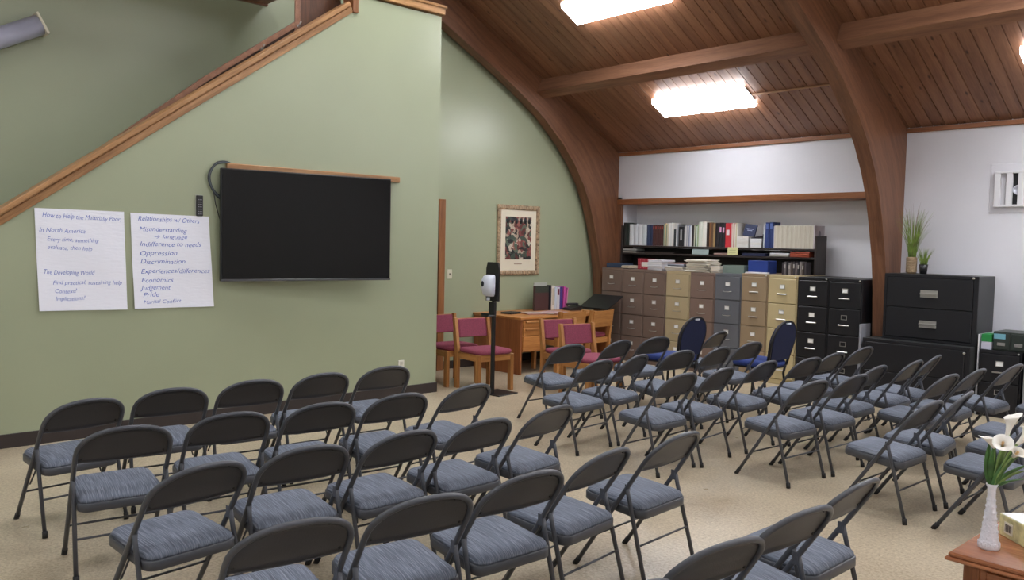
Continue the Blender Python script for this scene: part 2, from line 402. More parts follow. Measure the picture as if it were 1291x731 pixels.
# conduit strip on ceiling
y = 8.56
struct('trim_30', MB().box(-5.3, A2[0], y-.012, y+.012, ceil_z(y)-.022, ceil_z(y)-.004), colm((176, 136, 104)), 'thin wooden strip on the ceiling right of the lamp')

# television wall (stair enclosure), cap and sloping rail
TX = -7.0; TY = 5.34
def rl(y): return 1.643 + .7205*(y-1.333)
ys = [-5.4, -.9, .2, 1.5, 2.5, 3.5, 4.30, 4.301, TY]
top = [.05, .05, rl(.2)+.05, rl(1.5)+.05, rl(2.5)+.05, rl(3.5)+.05, rl(4.3)+.05, 3.93, 3.93]
struct('wall_television', MB().strip([(y, 0) for y in ys], list(zip(ys, top)), TX-.14, TX), M['green'], 'green stair wall carrying the television and paper sheets')
cap = MB(); cap.box(TX-.16, TX+.03, 4.22, TY+.03, 3.945, 4.035, .006); cap.box(TX-.165, TX+.045, 4.2, TY+.045, 4.012, 4.04, .005)
struct('trim_31', cap, M['trim_y'], 'wooden cap on top of the green stair wall')
y0, y1 = -.7, 4.28
ra = math.atan(.7205); rlen = (y1-y0)/math.cos(ra)
rail = MB()
rail.box(-.16, .012, 0, rlen, 0, .055, .003); rail.box(-.14, .004, 0, rlen, .055, .062); rail.box(-.165, .036, 0, rlen, .062, .103, .006)
struct('trim_32', rail, M['trim_y'], 'sloping wooden cap along the stair opening', (TX, y0, rl(y0)), (ra, 0, 0))
struct('trim_33', MB().box(TX-.16, TX+.022, 4.27, 4.33, 3.76, 3.95, .004), M['trim_z'], 'short upright trim at the top of the stair cap')
# stair-side wood and a dark gap-shade panel
def seg(mb, pa, pb, wx, wz):
    mb.strip([(pa[0], pa[1]), (pb[0], pb[1])], [(pa[0], pa[1]+wz), (pb[0], pb[1]+wz)], wx[0], wx[1])
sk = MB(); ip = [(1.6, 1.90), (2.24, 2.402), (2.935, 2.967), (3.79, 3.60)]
sk.strip([(y, z-.35) for y, z in ip], [(y, z-.03) for y, z in ip], -7.24, -7.215)  # added dark panel, its colour stands for the shadow below the edge board
struct('trim_38', sk, M['dark_wood'], 'dark panel added for the shaded gap behind the sloping cap')
sk = MB(); sk.strip([(y, z-.032) for y, z in ip], [(y, z+.022) for y, z in ip], -7.25, -7.19)
struct('trim_39', sk, M['beam_x'], 'inner brown edge board rising along the stairs')
hr = thing('handrail_bracket', 'small chrome handrail brackets by the panelled stair post', 'bracket', (-7.19, 3.45, 3.30))
for yy, zz in ((0, 0), (.36, .27)):
    mb = MB(); mb.tube([(-.02, yy, zz), (.012, yy, zz+.01)], .014, 8); mb.build('bracket_foot', M['chrome'], hr)
    mb = MB(); mb.tube([(.012, yy, zz+.01), (.035, yy+.01, zz+.045)], .007, 6); mb.build('bracket_arm', M['chrome'], hr)
pw = MB(); pw.box(-7.25, -7.2, 3.83, 4.27, 3.0, 4.9, .004)
struct('trim_34', pw, M['post_wood'], 'dark wood-panelled post at the head of the stairs')
struct('trim_35', MB().box(-7.2, -7.185, 3.775, 3.83, 3.3, 4.9, .003), M['beam_x'], 'narrow upright edge strip beside the panelled post')
struct('trim_36', MB().box(XW, XW+.04, 2.3, 3.985, 3.985, 4.14, .004), M['beam_x'], 'short fascia board high on the stairwell wall')
# low ceiling over the stairwell
struct('ceiling_stairwell', MB().box(XW, TX-.14, YS, 3.97, 4.0, 4.12), M['beam_x'], 'low wooden ceiling edge over the stairwell')
# baseboards
struct('baseboard_left', MB().box(TX, TX+.012, YS, TY, 0, .105, .003), M['baseboard'], 'dark baseboard along the television wall')
struct('baseboard_end', MB().box(TX-.14, TX+.012, TY, TY+.012, 0, .105, .003), M['baseboard'], 'dark baseboard around the end of the television wall')
struct('baseboard_gable', MB().box(XW, XW+.012, 6.35, 9.1, 0, .10, .003), M['baseboard'], 'dark baseboard along the green gable wall')
# door at the gable wall
door = MB(); door.box(XW, XW+.04, 5.42, 6.23, 0, 2.05)
d = struct('door_1', door, M['dark_wood'], 'dark door beyond the end of the television wall')
struct('trim_37', MB().box(XW, XW+.055, 6.23, 6.33, 0, 2.12, .004).box(XW, XW+.055, 5.32, 6.228, 2.05, 2.12, .004), M['trim_z'], 'wooden door casing beside the light switch')

# ------------------------------------------------------------------ ceiling lamps
def lamp_fixture(label):
    t = thing('ceiling_lamp', label, 'lamp', group='wraparound ceiling lamps')
    mb = MB(); mb.box(-.645, .645, -.13, .13, -.035, 0, .004); mb.build('housing', M['white_frame'], t)
    sec = [(-.175, -.02), (-.175, -.05), (-.15, -.085), (.15, -.085), (.175, -.05), (.175, -.02)]
    mb = MB(); mb.prism(sec, lambda u, v, q: (-.63+1.26*q, u, v)); mb.build('diffuser', M['lens'], t)
    for sx in (-1, 1):
        mb = MB(); mb.prism([(u*1.03, v*1.04+.001) for u, v in sec], lambda u, v, q: (sx*(.63+.015*q), u, v)); mb.build('end_cap', M['lens_end'], t)
    return t
lamp0 = lamp_fixture('lit lamp'); index_kids()
first = True
for x, bay in ((-5.96, 'left'), (-1.86, 'middle'), (2.25, 'right')):
    for y, wh in ((8.54, 'nearest the eave'), (6.88, 'second from the eave'), (4.9, 'third from the eave'), (3.1, 'unseen added row nearest the ridge'), (-.2, 'across the ridge'), (-3.6, 'far side of the room')):  # ridge-side row is out of view, added to brighten the niche and cabinets
        if x < -5 and y < 2: x_ = -5.4
        else: x_ = x
        o = lamp0 if first else copy_tree(lamp0); first = False
        o.location = (x_, y, ceil_z(y)-.004); o.rotation_euler = (-ANG if y > RY else ANG, 0, 0)
        o['label'] = 'lit white ceiling lamp in the %s ceiling bay, %s' % (bay, wh)
# unlit stairwell lamp
t = thing('stairwell_lamp', 'unlit white wall lamp high on the stairwell wall', 'lamp', (XW+.01, 1.86, 3.38))
mb = MB(); mb.tube([(.09, -1.22, 0), (.09, 0, 0)], .085, 14); mb.box(0, .03, -1.22, 0, -.08, .08); mb.build('diffuser', colm((176, 178, 196), .35), t)
mb = MB(); mb.box(0, .18, 0, .02, -.095, .095, .003); mb.build('end_cap', colm((226, 220, 200)), t)
t.rotation_euler = (.50, 0, 0)

# ------------------------------------------------------------------ television and things on that wall
a = Vector((-6.92, 2.955)); b = Vector((-6.70, 4.54)); W = (b-a).length; ang = math.atan2(b.y-a.y, b.x-a.x)
tv = thing('television', 'large black wall-mounted flat television, switched off', 'television', (a.x, a.y, 1.217), ang)
H = .97
MB().box(0, W, 0, .045, 0, H, .006).build('casing', M['bezel'], tv)
MB().box(.012, W-.012, -.004, .002, .022, H-.012, .001).build('screen', M['screen'], tv)
MB().box(0, W, -.006, .004, 0, .018, .002).build('lower_bezel', colm((70, 70, 74), .3), tv)
mb = MB(); mb.box(.45, 1.2, .045, .075, .3, .7, .004); mb.build('wall_mount', M['plastic_black'], tv)
tv.rotation_euler = (0, 0, ang)
# the screen must face +x: local -y after rotation
sh = MB(); sh.box(TX, TX+.045, 3.03, 4.82, 2.178, 2.235, .006)
tag(sh.build('wall_ledge', M['trim_y'], None), 'narrow wooden ledge on the wall above the television', 'ledge')
t = thing('cable_loop', 'coiled black cables hanging at the television upper left corner', 'cable', (TX+.03, 2.98, 2.1))
for dr in (0, .012, .024):
    pts = [(0, .10, .12+dr*.4), (0, .03, .135+dr*.5), (0, -.05, .11+dr*.6), (0, -.095-dr*.6, .03), (0, -.09-dr*.6, -.05), (0, -.05, -.12-dr), (0, .02, -.17-dr)]
    mb = MB(); sm = []
    for i in range(len(pts)-1):
        for q in range(4):
            f = q/4; p0 = Vector(pts[max(i-1, 0)]); p1 = Vector(pts[i]); p2 = Vector(pts[i+1]); p3 = Vector(pts[min(i+2, len(pts)-1)])
            sm.append(.5*((2*p1)+(-p0+p2)*f+(2*p0-5*p1+4*p2-p3)*f*f+(-p0+3*p1-3*p2+p3)*f**3))
    mb.tube(sm, .006, 6); mb.build('cable', colm((38, 44, 50), .4) if dr != .012 else colm((86, 96, 100), .4), t)
mb = MB(); mb.tube([(0, -.07, -.1), (0, -.05, -.22), (0, -.01, -.36), (0, .02, -.45)], .004, 6); mb.build('cable', M['plastic_black'], t)
t = thing('remote_control', 'black remote control in a clear wall pouch by the television', 'remote', (TX, 2.80, 1.86))
MB().box(.004, .02, -.028, .028, -.09, .085, .004).build('body', M['plastic_black'], t)
mb = MB()
for r_ in range(7):
    for c_ in range(3): mb.box(.02, .022, -.015+c_*.012, -.008+c_*.012, -.075+r_*.02, -.068+r_*.02)
mb.build('buttons', colm((130, 130, 138)), t)
MB().box(0, .003, -.034, .034, -.10, .09, .001).build('pouch', colm((176, 180, 166), .2), t)

def sheet(label, corners, lines, size):
    """corners (y,z): tl,tr,br,bl on the wall plane"""
    t = thing('flip_chart_sheet', label, 'paper', (TX, corners[3][0], corners[3][1]), group='handwritten sheets on the green wall')
    oy, oz = corners[3]
    tl, tr, br, bl = [(c[0]-oy, c[1]-oz) for c in corners]
    N = 20; front = []; mb = MB(); vs = []; fs = []
    for i in range(N+1):
        for j in range(N+1):
            s_ = i/N; q = j/N
            y = (1-q)*((1-s_)*bl[0]+s_*br[0]) + q*((1-s_)*tl[0]+s_*tr[0]); z = (1-q)*((1-s_)*bl[1]+s_*br[1]) + q*((1-s_)*tl[1]+s_*tr[1])
            curl = .012*(1-q)**3*(.5+.5*math.cos(s_*7)) + .0025*math.sin(q*9+s_*4)
            vs.append((.006+curl, y, z))
    n0 = len(vs); vs += [(x-.0015, y, z) for x, y, z in vs]
    for i in range(N):
        for j in range(N):
            p = i*(N+1)+j; fs.append((p, p+1, p+N+2, p+N+1)); fs.append((n0+p, n0+p+N+1, n0+p+N+2, n0+p+1))
    for i in range(N):
        for q in ((i*(N+1), (i+1)*(N+1)), (i*(N+1)+N, (i+1)*(N+1)+N), (i, i+1), (N*(N+1)+i, N*(N+1)+i+1)):
            fs.append((q[0], q[1], q[1]+n0, q[0]+n0))
    mb.add(vs, fs, False); mb.build('paper', M['paper'], t)
    W_ = tr[0]-tl[0]; H_ = tl[1]-bl[1]
    for txt, px, py, wd, ht, tilt in lines:   # px,py as fractions from top-left, wd = width fraction
        cu = bpy.data.curves.new('handwriting', 'FONT'); cu.body = txt; cu.size = ht; cu.shear = .25; cu.offset = -.0004; cu.extrude = 0; cu.resolution_u = 3
        o = bpy.data.objects.new('tmp', cu); COL.objects.link(o)
        bpy.context.view_layer.update()
        me = bpy.data.meshes.new_from_object(o.evaluated_get(bpy.context.evaluated_depsgraph_get()))
        bpy.data.objects.remove(o)
        xs = [v.co.x for v in me.vertices]; wcur = max(xs)-min(xs); k_ = wd*W_/wcur
        for v in me.vertices:
            x = (v.co.x-min(xs))*k_; y = v.co.y*1.0 + .003*math.sin(x*38+len(txt)) - tilt*x
            wy = tl[0] + px*W_ + (bl[0]-tl[0])*py + x; wz = tl[1] - py*H_ + y
            s_ = min(1, max(0, wy/W_)); q = min(1, max(0, wz/H_))
            v.co = (.0072 + .012*(1-q)**3*(.5+.5*math.cos(s_*7)) + .0025*math.sin(q*9+s_*4), x, y)
        me.materials.clear(); me.materials.append(M['ink'])
        y_ = tl[0] + px*W_ + (bl[0]-tl[0])*py; z_ = tl[1] - py*H_
        link('handwriting', me, t, (0, y_, z_))
sheet('white flip chart sheet headed How to Help the Materially Poor', [(1.559, 1.785), (2.194, 1.782), (2.215, 1.0), (1.583, 1.012)], [
    ('How to Help the Materially Poor,', .08, .085, .88, .052, .03),
    ('In North America', .04, .225, .50, .048, .03), ('Every time, something', .12, .315, .57, .046, .03), ('evaluate, then help', .12, .395, .49, .044, .03),
    ('The Developing World', .07, .64, .56, .05, .03), ('Find practical, sustaining help', .16, .745, .78, .045, .01), ('Context?', .18, .83, .24, .045, .0), ('Implications?', .18, .905, .33, .045, .0)], 0)
sheet('white flip chart sheet listing Relationships w/ Others', [(2.242, 1.777), (2.882, 1.769), (2.924, 1.0), (2.270, 1.004)], [
    ('Relationships w/ Others', .09, .075, .78, .054, .02), ('Misunderstanding', .10, .185, .60, .054, .02), ('\u2192 language', .28, .26, .42, .045, .01), ('Indifference to needs', .10, .345, .78, .054, .0),
    ('Oppression', .10, .44, .46, .056, .0), ('Discrimination', .10, .53, .56, .054, .0), ('Experiences/differences', .10, .63, .88, .054, .0), ('Economics', .10, .725, .40, .054, -.0),
    ('Judgement', .08, .805, .38, .054, -.0), ('Pride', .11, .88, .20, .054, -.0), ('Marital Conflict', .11, .95, .48, .044, -.0)], 0)
# outlet, switch
t = thing('wall_outlet', 'ivory outlet plate low on the television wall', 'outlet', (TX, 4.89, .32))
MB().box(0, .008, -.036, .036, -.055, .055, .003).build('plate', colm((222, 220, 208), .4), t)
MB().box(.008, .010, -.016, .016, .008, .04, .001).build('socket', colm((196, 194, 184), .4), t); MB().box(.008, .010, -.016, .016, -.04, -.008, .001).build('socket', colm((196, 194, 184), .4), t)
t = thing('light_switch', 'ivory light switch beside the door casing', 'switch', (XW, 6.443, 1.193))
MB().box(0, .008, -.038, .038, -.06, .06, .003).build('plate', colm((214, 212, 190), .4), t); MB().box(.008, .02, -.006, .006, -.012, .012, .001).build('toggle', colm((120, 116, 100), .4), t)
# picture
t = thing('framed_picture', 'ornate gold framed print with cream mat on green wall', 'picture', (XW, 7.60, 1.64), group=None)
pw_, ph_ = .385, .465
fr = MB()
for (ya, yb, za, zb) in ((-pw_, pw_, ph_-.06, ph_), (-pw_, pw_, -ph_, -ph_+.06), (-pw_, -pw_+.06, -ph_+.06, ph_-.06), (pw_-.06, pw_, -ph_+.06, ph_-.06)):
    fr.box(.002, .03, ya, yb, za, zb, .006)
fr.build('frame', plain('gilt_frame', (158, 134, 106), .5, .1, var=.3, scale=26, bump=.7, bscale=38), t)
orn = MB()
def bead(y, z): orn.lathe([(0, -.012), (.010, -.007), (.012, 0), (.010, .007), (0, .012)], 0, 0, 6)
for i in range(17):
    f = -pw_+.03+i*(2*pw_-.06)/16
    for z in (ph_-.03, -ph_+.03):
        orn.box(.028, .037, f-.014, f+.014, z-.016, z+.016, .006)
for i in range(1, 20):
    f = -ph_+.03+i*(2*ph_-.06)/20
    for y in (pw_-.03, -pw_+.03): orn.box(.028, .037, y-.016, y+.016, f-.014, f+.014, .006)
orn.build('frame_ornament', colm((176, 154, 126), .5), t)
MB().box(.004, .012, -pw_+.06, pw_-.06, -ph_+.06, ph_-.06).build('mat', colm((222, 214, 192), .7), t)
MB().box(.012, .0145, -.235, .235, -.26, .31).build('print', M['art'], t)
mb = MB()
for i in range(6):
    y = -.195+i*.078; mb.lathe([(0, -.001), (.03, -.001), (.03, .001), (0, .001)], 0, 0, 10)
    for v in range(len(mb.v)-40, len(mb.v)):
        X_, Y_, Z_ = mb.v[v]; mb.v[v] = (.0155+Z_, y+X_, .255+Y_*1.3)
mb.build('oval', colm((40, 42, 46), .4), t)
MB().box(.012, .0135, -.07, .07, -.325, -.315).build('caption_line', colm((150, 130, 110), .7), t)

# ------------------------------------------------------------------ shutter on white wall
t = thing('wall_shutter', 'white slatted shutter over a dark opening high on white wall', 'shutter', (-2.97, YN, 2.07))
MB().box(-.05, 1.0, -.008, 0, -.06, .44, .003).build('surround', M['white_wall'], t)
MB().box(.0, .95, -.012, -.008, 0, .36).build('backing', colm((198, 198, 202), .5), t)
MB().box(.165, .215, -.0135, -.012, .02, .34).build('opening', colm((12, 12, 18), .5), t)
MB().box(.0, .95, -.05, -.008, 0, .022, .003).build('frame_rail', M['white_frame'], t); MB().box(.0, .95, -.05, -.008, .338, .36, .003).build('frame_rail', M['white_frame'], t)
for i in range(9):
    x = .0+i*.108; MB().box(x, x+.056, -.046, -.014, .02, .34, .003).build('slat', M['white_frame'], t)
dk = MB(); dk.lathe([(0, 0), (.05, 0), (.05, .012), (.038, .016), (.036, .008), (0, .008)], 0, 0, 18)
dk.build('round_dial', M['plastic_white'], t, (.215, -.014, .17), (PI/2, 0, 0))

# ------------------------------------------------------------------ filing cabinets
FY = 8.92
def vert_cabinet(x0, x1, label, c, top=1.275, side=None, light=False, bar='pull', lock=None, lab=(244, 244, 242), depth=.66, drawers=4, group='vertical filing cabinets along the white wall', hole=False):
    t = thing('filing_cabinet', label, 'filing cabinet', ((x0+x1)/2, FY+depth/2, 0), group=group)
    w = (x1-x0)/2-.002; m = plain('cabinet_paint', c, .42, var=.03, scale=2, spec=.4); d = depth/2
    MB().box(-w, w, -d+.012, d, 0, top, .004).build('body', m, t)
    mb = MB(); mb.box(-w, w, -d, -d+.012, top-.035, top, .003); mb.box(-w, w, -d, -d+.012, 0, .06, .003)
    for s in (-1, 1): mb.box(s*w, s*(w-.012), -d, -d+.012, .06, top-.035, .002)
    mb.build('front_rim', m, t)
    h = (top-.035-.06)/drawers
    for i in range(drawers):
        z0 = .06+i*h+.004; z1 = z0+h-.008
        dr = MB().box(-w+.014, w-.014, -d-.012, -d+.01, z0, z1, .005).build('drawer', m, t)
        zc = z0+h*.66; lw = .034
        lh = MB(); f0 = -d-.016
        lh.box(-lw, lw, f0, -d-.012, zc-.026, zc-.020); lh.box(-lw, lw, f0, -d-.012, zc+.020, zc+.026); lh.box(-lw, -lw+.005, f0, -d-.012, zc-.02, zc+.02); lh.box(lw-.005, lw, f0, -d-.012, zc-.02, zc+.02)
        lh.build('label_holder', M['chrome'], dr)
        if not hole or i == drawers-1:
            MB().box(-lw+.005, lw-.005, -d-.0135, -d-.012, zc-.02, zc+.02).build('label_card', colm(lab), dr)
        zh = z0+h*.36; hb = MB()
        if bar == 'pull':
            hb.tube([(-.055, -d-.012, zh), (-.052, -d-.03, zh), (-.03, -d-.036, zh-.004), (.03, -d-.036, zh-.004), (.052, -d-.03, zh), (.055, -d-.012, zh)], .0045, 6)
            hb.build('handle', M['chrome'], dr)
        else:
            hb.box(-.06, .06, -d-.03, -d-.012, zh-.007, zh+.007, .003); hb.build('handle', M['chrome'], dr)
    if lock:
        mb = MB(); mb.lathe([(0, -.004), (.009, -.004), (.009, .006), (0, .006)], 0, 0, 10); mb.build('lock', M['chrome'], t, (w-.03, -d-.004, top-.018), (PI/2, 0, 0))
    return t
cabs = [(-7.845, -7.465, 'grey-brown four-drawer cabinet at the left end beside the arch', (118, 100, 90), 1.285, 'pull'),
        (-7.465, -7.083, 'grey-brown cabinet under the red binder, second from left', (118, 100, 90), 1.275, 'pull'),
        (-7.083, -6.714, 'grey-brown cabinet under the white paper stack, third from left', (116, 98, 88), 1.273, 'pull'),
        (-6.714, -6.331, 'pale tan cabinet between two brown cabinets', (172, 156, 124), 1.275, 'pull'),
        (-6.331, -5.958, 'reddish-brown cabinet between the pale tan and blue-grey ones', (122, 102, 92), 1.274, 'pull'),
        (-5.958, -5.578, 'blue-grey four-drawer filing cabinet, the only one of its colour', (98, 100, 106), 1.28, 'pull'),
        (-5.578, -5.218, 'light brown cabinet right of the blue-grey one', (150, 130, 104), 1.293, 'bar'),
        (-5.218, -4.838, 'cream cabinet beside the black cabinets', (188, 172, 132), 1.288, 'bar'),
        (-4.836, -4.46, 'black four-drawer cabinet beside the cream one', (27, 27, 31), 1.283, 'bar'),
        (-4.46, -4.078, 'black four-drawer cabinet nearest the middle arch', (27, 27, 31), 1.281, 'bar')]
for i, (x0, x1, lb, c, tp, br) in enumerate(cabs):
    vert_cabinet(x0, x1, lb, c, tp, bar=br, lock=(i > 5), hole=(i == 9), depth=.66 if i < 8 else .69)
# lateral cabinets
def lateral(x0, x1, y0, y1, z0, z1, label, n, m, hand, group='black lateral cabinets'):
    t = thing('lateral_cabinet', label, 'filing cabinet', ((x0+x1)/2, y0, z0), group=group)
    w = (x1-x0)/2; d = y1-y0; h = z1-z0
    b_ = MB(); b_.box(-w, w, .014, d, 0, h, .004); b_.build('body', M['black_side'], t)
    b_ = MB(); b_.box(-w, w, 0, .02, h-.035, h, .003); b_.box(-w, w, 0, .02, 0, .03, .003); b_.box(-w, -w+.03, 0, .02, .03, h-.035, .003); b_.box(w-.045, w, 0, .02, .03, h-.035, .003)
    b_.build('front_rim', M['black_metal'], t)
    dh = (h-.035-.03)/n
    for i in range(n):
        za = .03+i*dh+.003; zb = za+dh-.006
        dr = MB().box(-w+.033, w-.048, -.008, .016, za, zb, .005).build('drawer', M['black_metal'], t)
        if hand:
            zc = (za+zb)/2-.005
            b_ = MB(); b_.box(-.085, .085, -.014, -.008, zc-.038, zc+.038, .002); b_.build('handle_plate', M['chrome'], dr)
            b_ = MB(); b_.box(-.083, .083, -.034, -.014, zc-.006, zc+.010, .003); b_.box(-.083, .083, -.026, -.014, zc-.036, zc-.024, .003); b_.build('handle', M['chrome'], dr)
    mb = MB(); mb.lathe([(0, -.004), (.012, -.004), (.012, .008), (0, .008)], 0, 0, 12); mb.build('lock', M['chrome'], t, (w-.05, -.002, h-.02 if hand else h-.06), (PI/2, 0, 0))
    return t
lateral(-4.0, -2.93, 8.80, 9.11, 0, .668, 'wide low black lateral cabinet standing on the floor', 2, None, False)
lateral(-3.845, -2.92, 8.92, 9.385, .67, 1.365, 'two-drawer black lateral cabinet stacked on top, carrying the plants', 2, None, True)
MB_ = MB().box(-3.83, -2.95, 9.13, 9.385, 0, .668); tag(MB_.build('support_crate', M['black_side']), 'black box behind the low lateral cabinet, supporting the upper one', 'box')
c11 = vert_cabinet(-2.885, -2.505, 'two-drawer black filing cabinet at the right edge', (27, 27, 31), .655, bar='bar', lock=True, depth=.46, drawers=2, hole=True)
tag(MB().box(-2.905, -2.893, 8.93, 9.35, 0, .80, .002).build('white_board', colm((216, 216, 220))), 'thin white board standing between two black cabinets', 'board')
tag(MB().box(-4.07, -4.045, 8.86, 9.08, 0, .80, .003).build('grey_board', colm((150, 152, 160))), 'pale grey board standing beside the black cabinet and arch', 'board')
tag(MB().box(-2.47, -2.1, 8.85, 9.38, 0, .86, .006).build('grey_cabinet', colm((140, 142, 146))), 'plain light grey cabinet at the right edge', 'cabinet')
t = thing('card_file_box', 'dark green card file box on the small black cabinet', 'box', (-2.62, 9.1, .656))
gm = colm((44, 52, 48), .4)
MB().box(-.15, .15, -.17, .17, 0, .185, .005).build('body', gm, t)
for x in (-.075, .075):
    dr = MB().box(x-.068, x+.068, -.18, -.165, .015, .17, .003).build('drawer', gm, t)
    MB().box(x-.035, x+.035, -.186, -.18, .05, .08, .002).build('handle', M['chrome'], dr)
MB().box(-.14, -.04, -.183, -.18, .115, .165).build('sticker', colm((112, 168, 186)), t)
t = thing('tissue_carton', 'green carton on a white one beside the card file', 'carton', (-2.83, 9.02, .656))
MB().box(-.045, .05, -.09, .09, 0, .075, .002).build('lower_carton', colm((190, 190, 206)), t); MB().box(-.045, .05, -.09, .09, .076, .15, .002).build('upper_carton', colm((36, 134, 66)), t)

# ------------------------------------------------------------------ bookshelf and what is on it
shm = plain('shelf_laminate', (46, 38, 36), .5)
t = thing('bookshelf', 'dark brown low bookshelf standing on the filing cabinets', 'bookshelf', (-6.38, 9.47, 1.29))
for z0, z1 in ((.29, .315), (.185, .21)): MB().box(-1.47, 1.50, -.11, .13, z0, z1, .003).build('shelf', shm, t)
MB().box(1.50, 1.525, -.12, .135, 0, .472, .004).build('side_panel', colm((58, 50, 48)), t)
MB().box(-1.5, -1.47, -.12, .135, 0, .60, .004).build('side_panel', shm, t)
MB().box(-1.47, 1.50, .13, .14, 0, .285, 0).build('back_panel', colm((26, 22, 22)), t)
TZ = 1.606; SY = 9.36
def book(x0, x1, h, c, label, d=.17, name='book', cat='book', group='books on the top shelf', lean=0, spine=None, page=True, y=SY, z=TZ, rough=.5):
    w = x1-x0
    o = thing(name, label, cat, ((x0+x1)/2, y, z), group=group) if False else None
    mb = MB(); n = 5; sec = []
    for i in range(n+1):
        a = PI*i/n; sec.append((w/2*.97*math.cos(a), -min(.006, w*.25)*math.sin(a)))
    sec = [(w/2*.97, d)] + sec + [(-w/2*.97, d)]
    mb.prism(sec, lambda u, v, q: (u+lean*q*h, v, q*h), True)
    o = mb.build(name, colm(c, rough), None, ((x0+x1)/2, y+.007, z)); tag(o, label, cat, group)
    if spine:
        sc, za, zb, ww = spine
        MB().box(-w*ww/2, w*ww/2, -.009, -.004, h*za, h*zb).build('spine_label', colm(sc), o)
    return o
def run(xs, hs, cols, desc, place, **kw):
    n = len(xs)-1
    for i in range(n):
        h = hs[i % len(hs)] if isinstance(hs, (list, tuple)) else hs
        c = cols[i % len(cols)] if isinstance(cols[0], (list, tuple)) else cols
        lb = '%s %s' % (desc, place) if n == 1 else '%s, %s from left of the %s %s' % (desc, ORD[i], ['', '', 'two', 'three', 'four', 'five', 'six', 'seven', 'eight'][n] if n < 9 else 'row', place)
        book(xs[i]+.001, xs[i+1]-.001, h, c, lb, **kw)
def lin(a, b, n): return [a+(b-a)*i/n for i in range(n+1)]
Hh = lambda z: z-TZ
run([-7.843, -7.787, -7.735], [.325, .318], [(34, 38, 36), (30, 40, 36)], 'tall black-green binder', 'at the shelf left end')
run(lin(-7.733, -7.417, 4), [.30, .302, .30, .298], [(206, 210, 214), (198, 202, 208), (210, 212, 216), (200, 206, 210)], 'white binder', 'near the shelf left end', d=.2)
run([-7.417, -7.365, -7.311], [.293, .29], [(42, 54, 84), (36, 46, 74)], 'navy book', 'right of the white binders')
run(lin(-7.311, -7.122, 5), .292, (70, 40, 38), 'dark maroon volume', 'with red spine tops', spine=((150, 66, 58), .78, .92, .5))
run([-7.122, -7.100, -7.082, -7.066, -7.038], [.30, .312, .29, .31], [(150, 164, 140), (204, 178, 140), (120, 140, 112), (196, 186, 160)], 'thin green-tan paperback', 'by the maroon volumes')
run(lin(-7.038, -6.95, 3), [.315, .32, .312], [(220, 218, 214), (206, 206, 204), (216, 212, 206)], 'thin white book', 'before the black gap book')
run([-6.95, -6.912], .23, (44, 50, 52), 'short dark book with pale foot', 'amid thin white books')
run([-6.910, -6.888, -6.872], [.31, .30], [(214, 214, 214), (112, 116, 120)], 'thin pale book', 'just left of the black reference book')
run([-6.868, -6.775], .265, (28, 28, 32), 'thick black reference book', 'with pale lettering', spine=((150, 150, 150), .3, .85, .3))
run(lin(-6.775, -6.651, 7), [.28, .27, .285, .275, .28, .27, .28], [(176, 176, 180), (206, 204, 200), (150, 152, 164), (210, 206, 196), (122, 130, 150), (190, 192, 206), (214, 214, 214)], 'slim pale book', 'right of the black reference book')
run([-6.651, -6.616], .285, (44, 38, 40), 'dark brown book', 'between grey and green paperbacks')
run(lin(-6.616, -6.546, 4), [.28, .285, .27, .29], [(188, 190, 170), (64, 92, 64), (196, 206, 196), (150, 170, 130)], 'slim green-white paperback', 'left of the tall white books')
run([-6.546, -6.481, -6.417], [.33, .335], [(206, 210, 198), (220, 218, 208)], 'tall white book', 'in the shelf middle')
run([-6.417, -6.378], .32, (48, 34, 30), 'dark brown book', 'right of the tall white books')
run([-6.375, -6.345, -6.315, -6.282], [.32, .315, .31], [(122, 84, 54), (96, 70, 52), (150, 124, 84)], 'brown and gold album', 'in the shelf middle')
run([-6.282, -6.222], .315, (34, 28, 32), 'plain black binder', 'left of the labelled binders')
run([-6.221, -6.176, -6.132], [.318, .312], [(30, 30, 36), (34, 32, 38)], 'black binder with pink label', 'left of the red binder', spine=((214, 160, 196), .6, .82, .55))
run([-6.130, -6.042], .312, (186, 46, 56), 'red binder with white label', 'the only red binder', spine=((226, 214, 214), .5, .72, .5))
run(lin(-6.041, -5.94, 6), [.30, .315, .31, .30, .315, .31], [(206, 160, 160), (212, 208, 190), (190, 130, 130), (214, 212, 200), (200, 190, 160), (216, 214, 206)], 'thin pale booklet', 'by the red binder')
# paper stacks and leaning book
t = thing('paper_stack', 'stack of white booklets under a leaning navy book', 'paper', (-5.855, SY+.09, TZ), group='paper stacks on the top shelf')
for i in range(8): MB().box(-.085+random.uniform(-.004, .004), .075, -.09, .08, i*.0175, i*.0175+.016, .002).build('booklet', colm(random.choice([(216, 214, 210), (206, 200, 198), (212, 206, 200)])), t)
t = thing('paper_stack', 'lower stack of white booklets beside the navy binders', 'paper', (-5.675, SY+.09, TZ), group='paper stacks on the top shelf')
for i in range(7): MB().box(-.08, .08+random.uniform(-.004, .004), -.09, .08, i*.0165, i*.0165+.015, .002).build('booklet', colm(random.choice([(214, 214, 216), (204, 204, 206), (212, 210, 206)])), t)
o = MB().box(-.085, .085, -.012, .012, 0, .155, .003).build('book', colm((40, 48, 78)), None, (-5.84, SY+.10, TZ+.146), (-.25, .12, 0)); tag(o, 'navy book with title leaning upright on the booklet stack', 'book', 'books on the top shelf')
for q, zz in ((.05, .09), (.035, .07)): MB().box(-q, q, -.0135, -.012, zz, zz+.008).build('title_line', colm((150, 156, 180)), o)
o = MB().box(-.08, .08, -.07, .07, 0, .022, .004).build('book', colm((40, 36, 44)), None, (-5.67, SY+.08, TZ+.119), (0, -.15, 0)); tag(o, 'dark book lying on the lower stack of booklets', 'book', 'books on the top shelf')
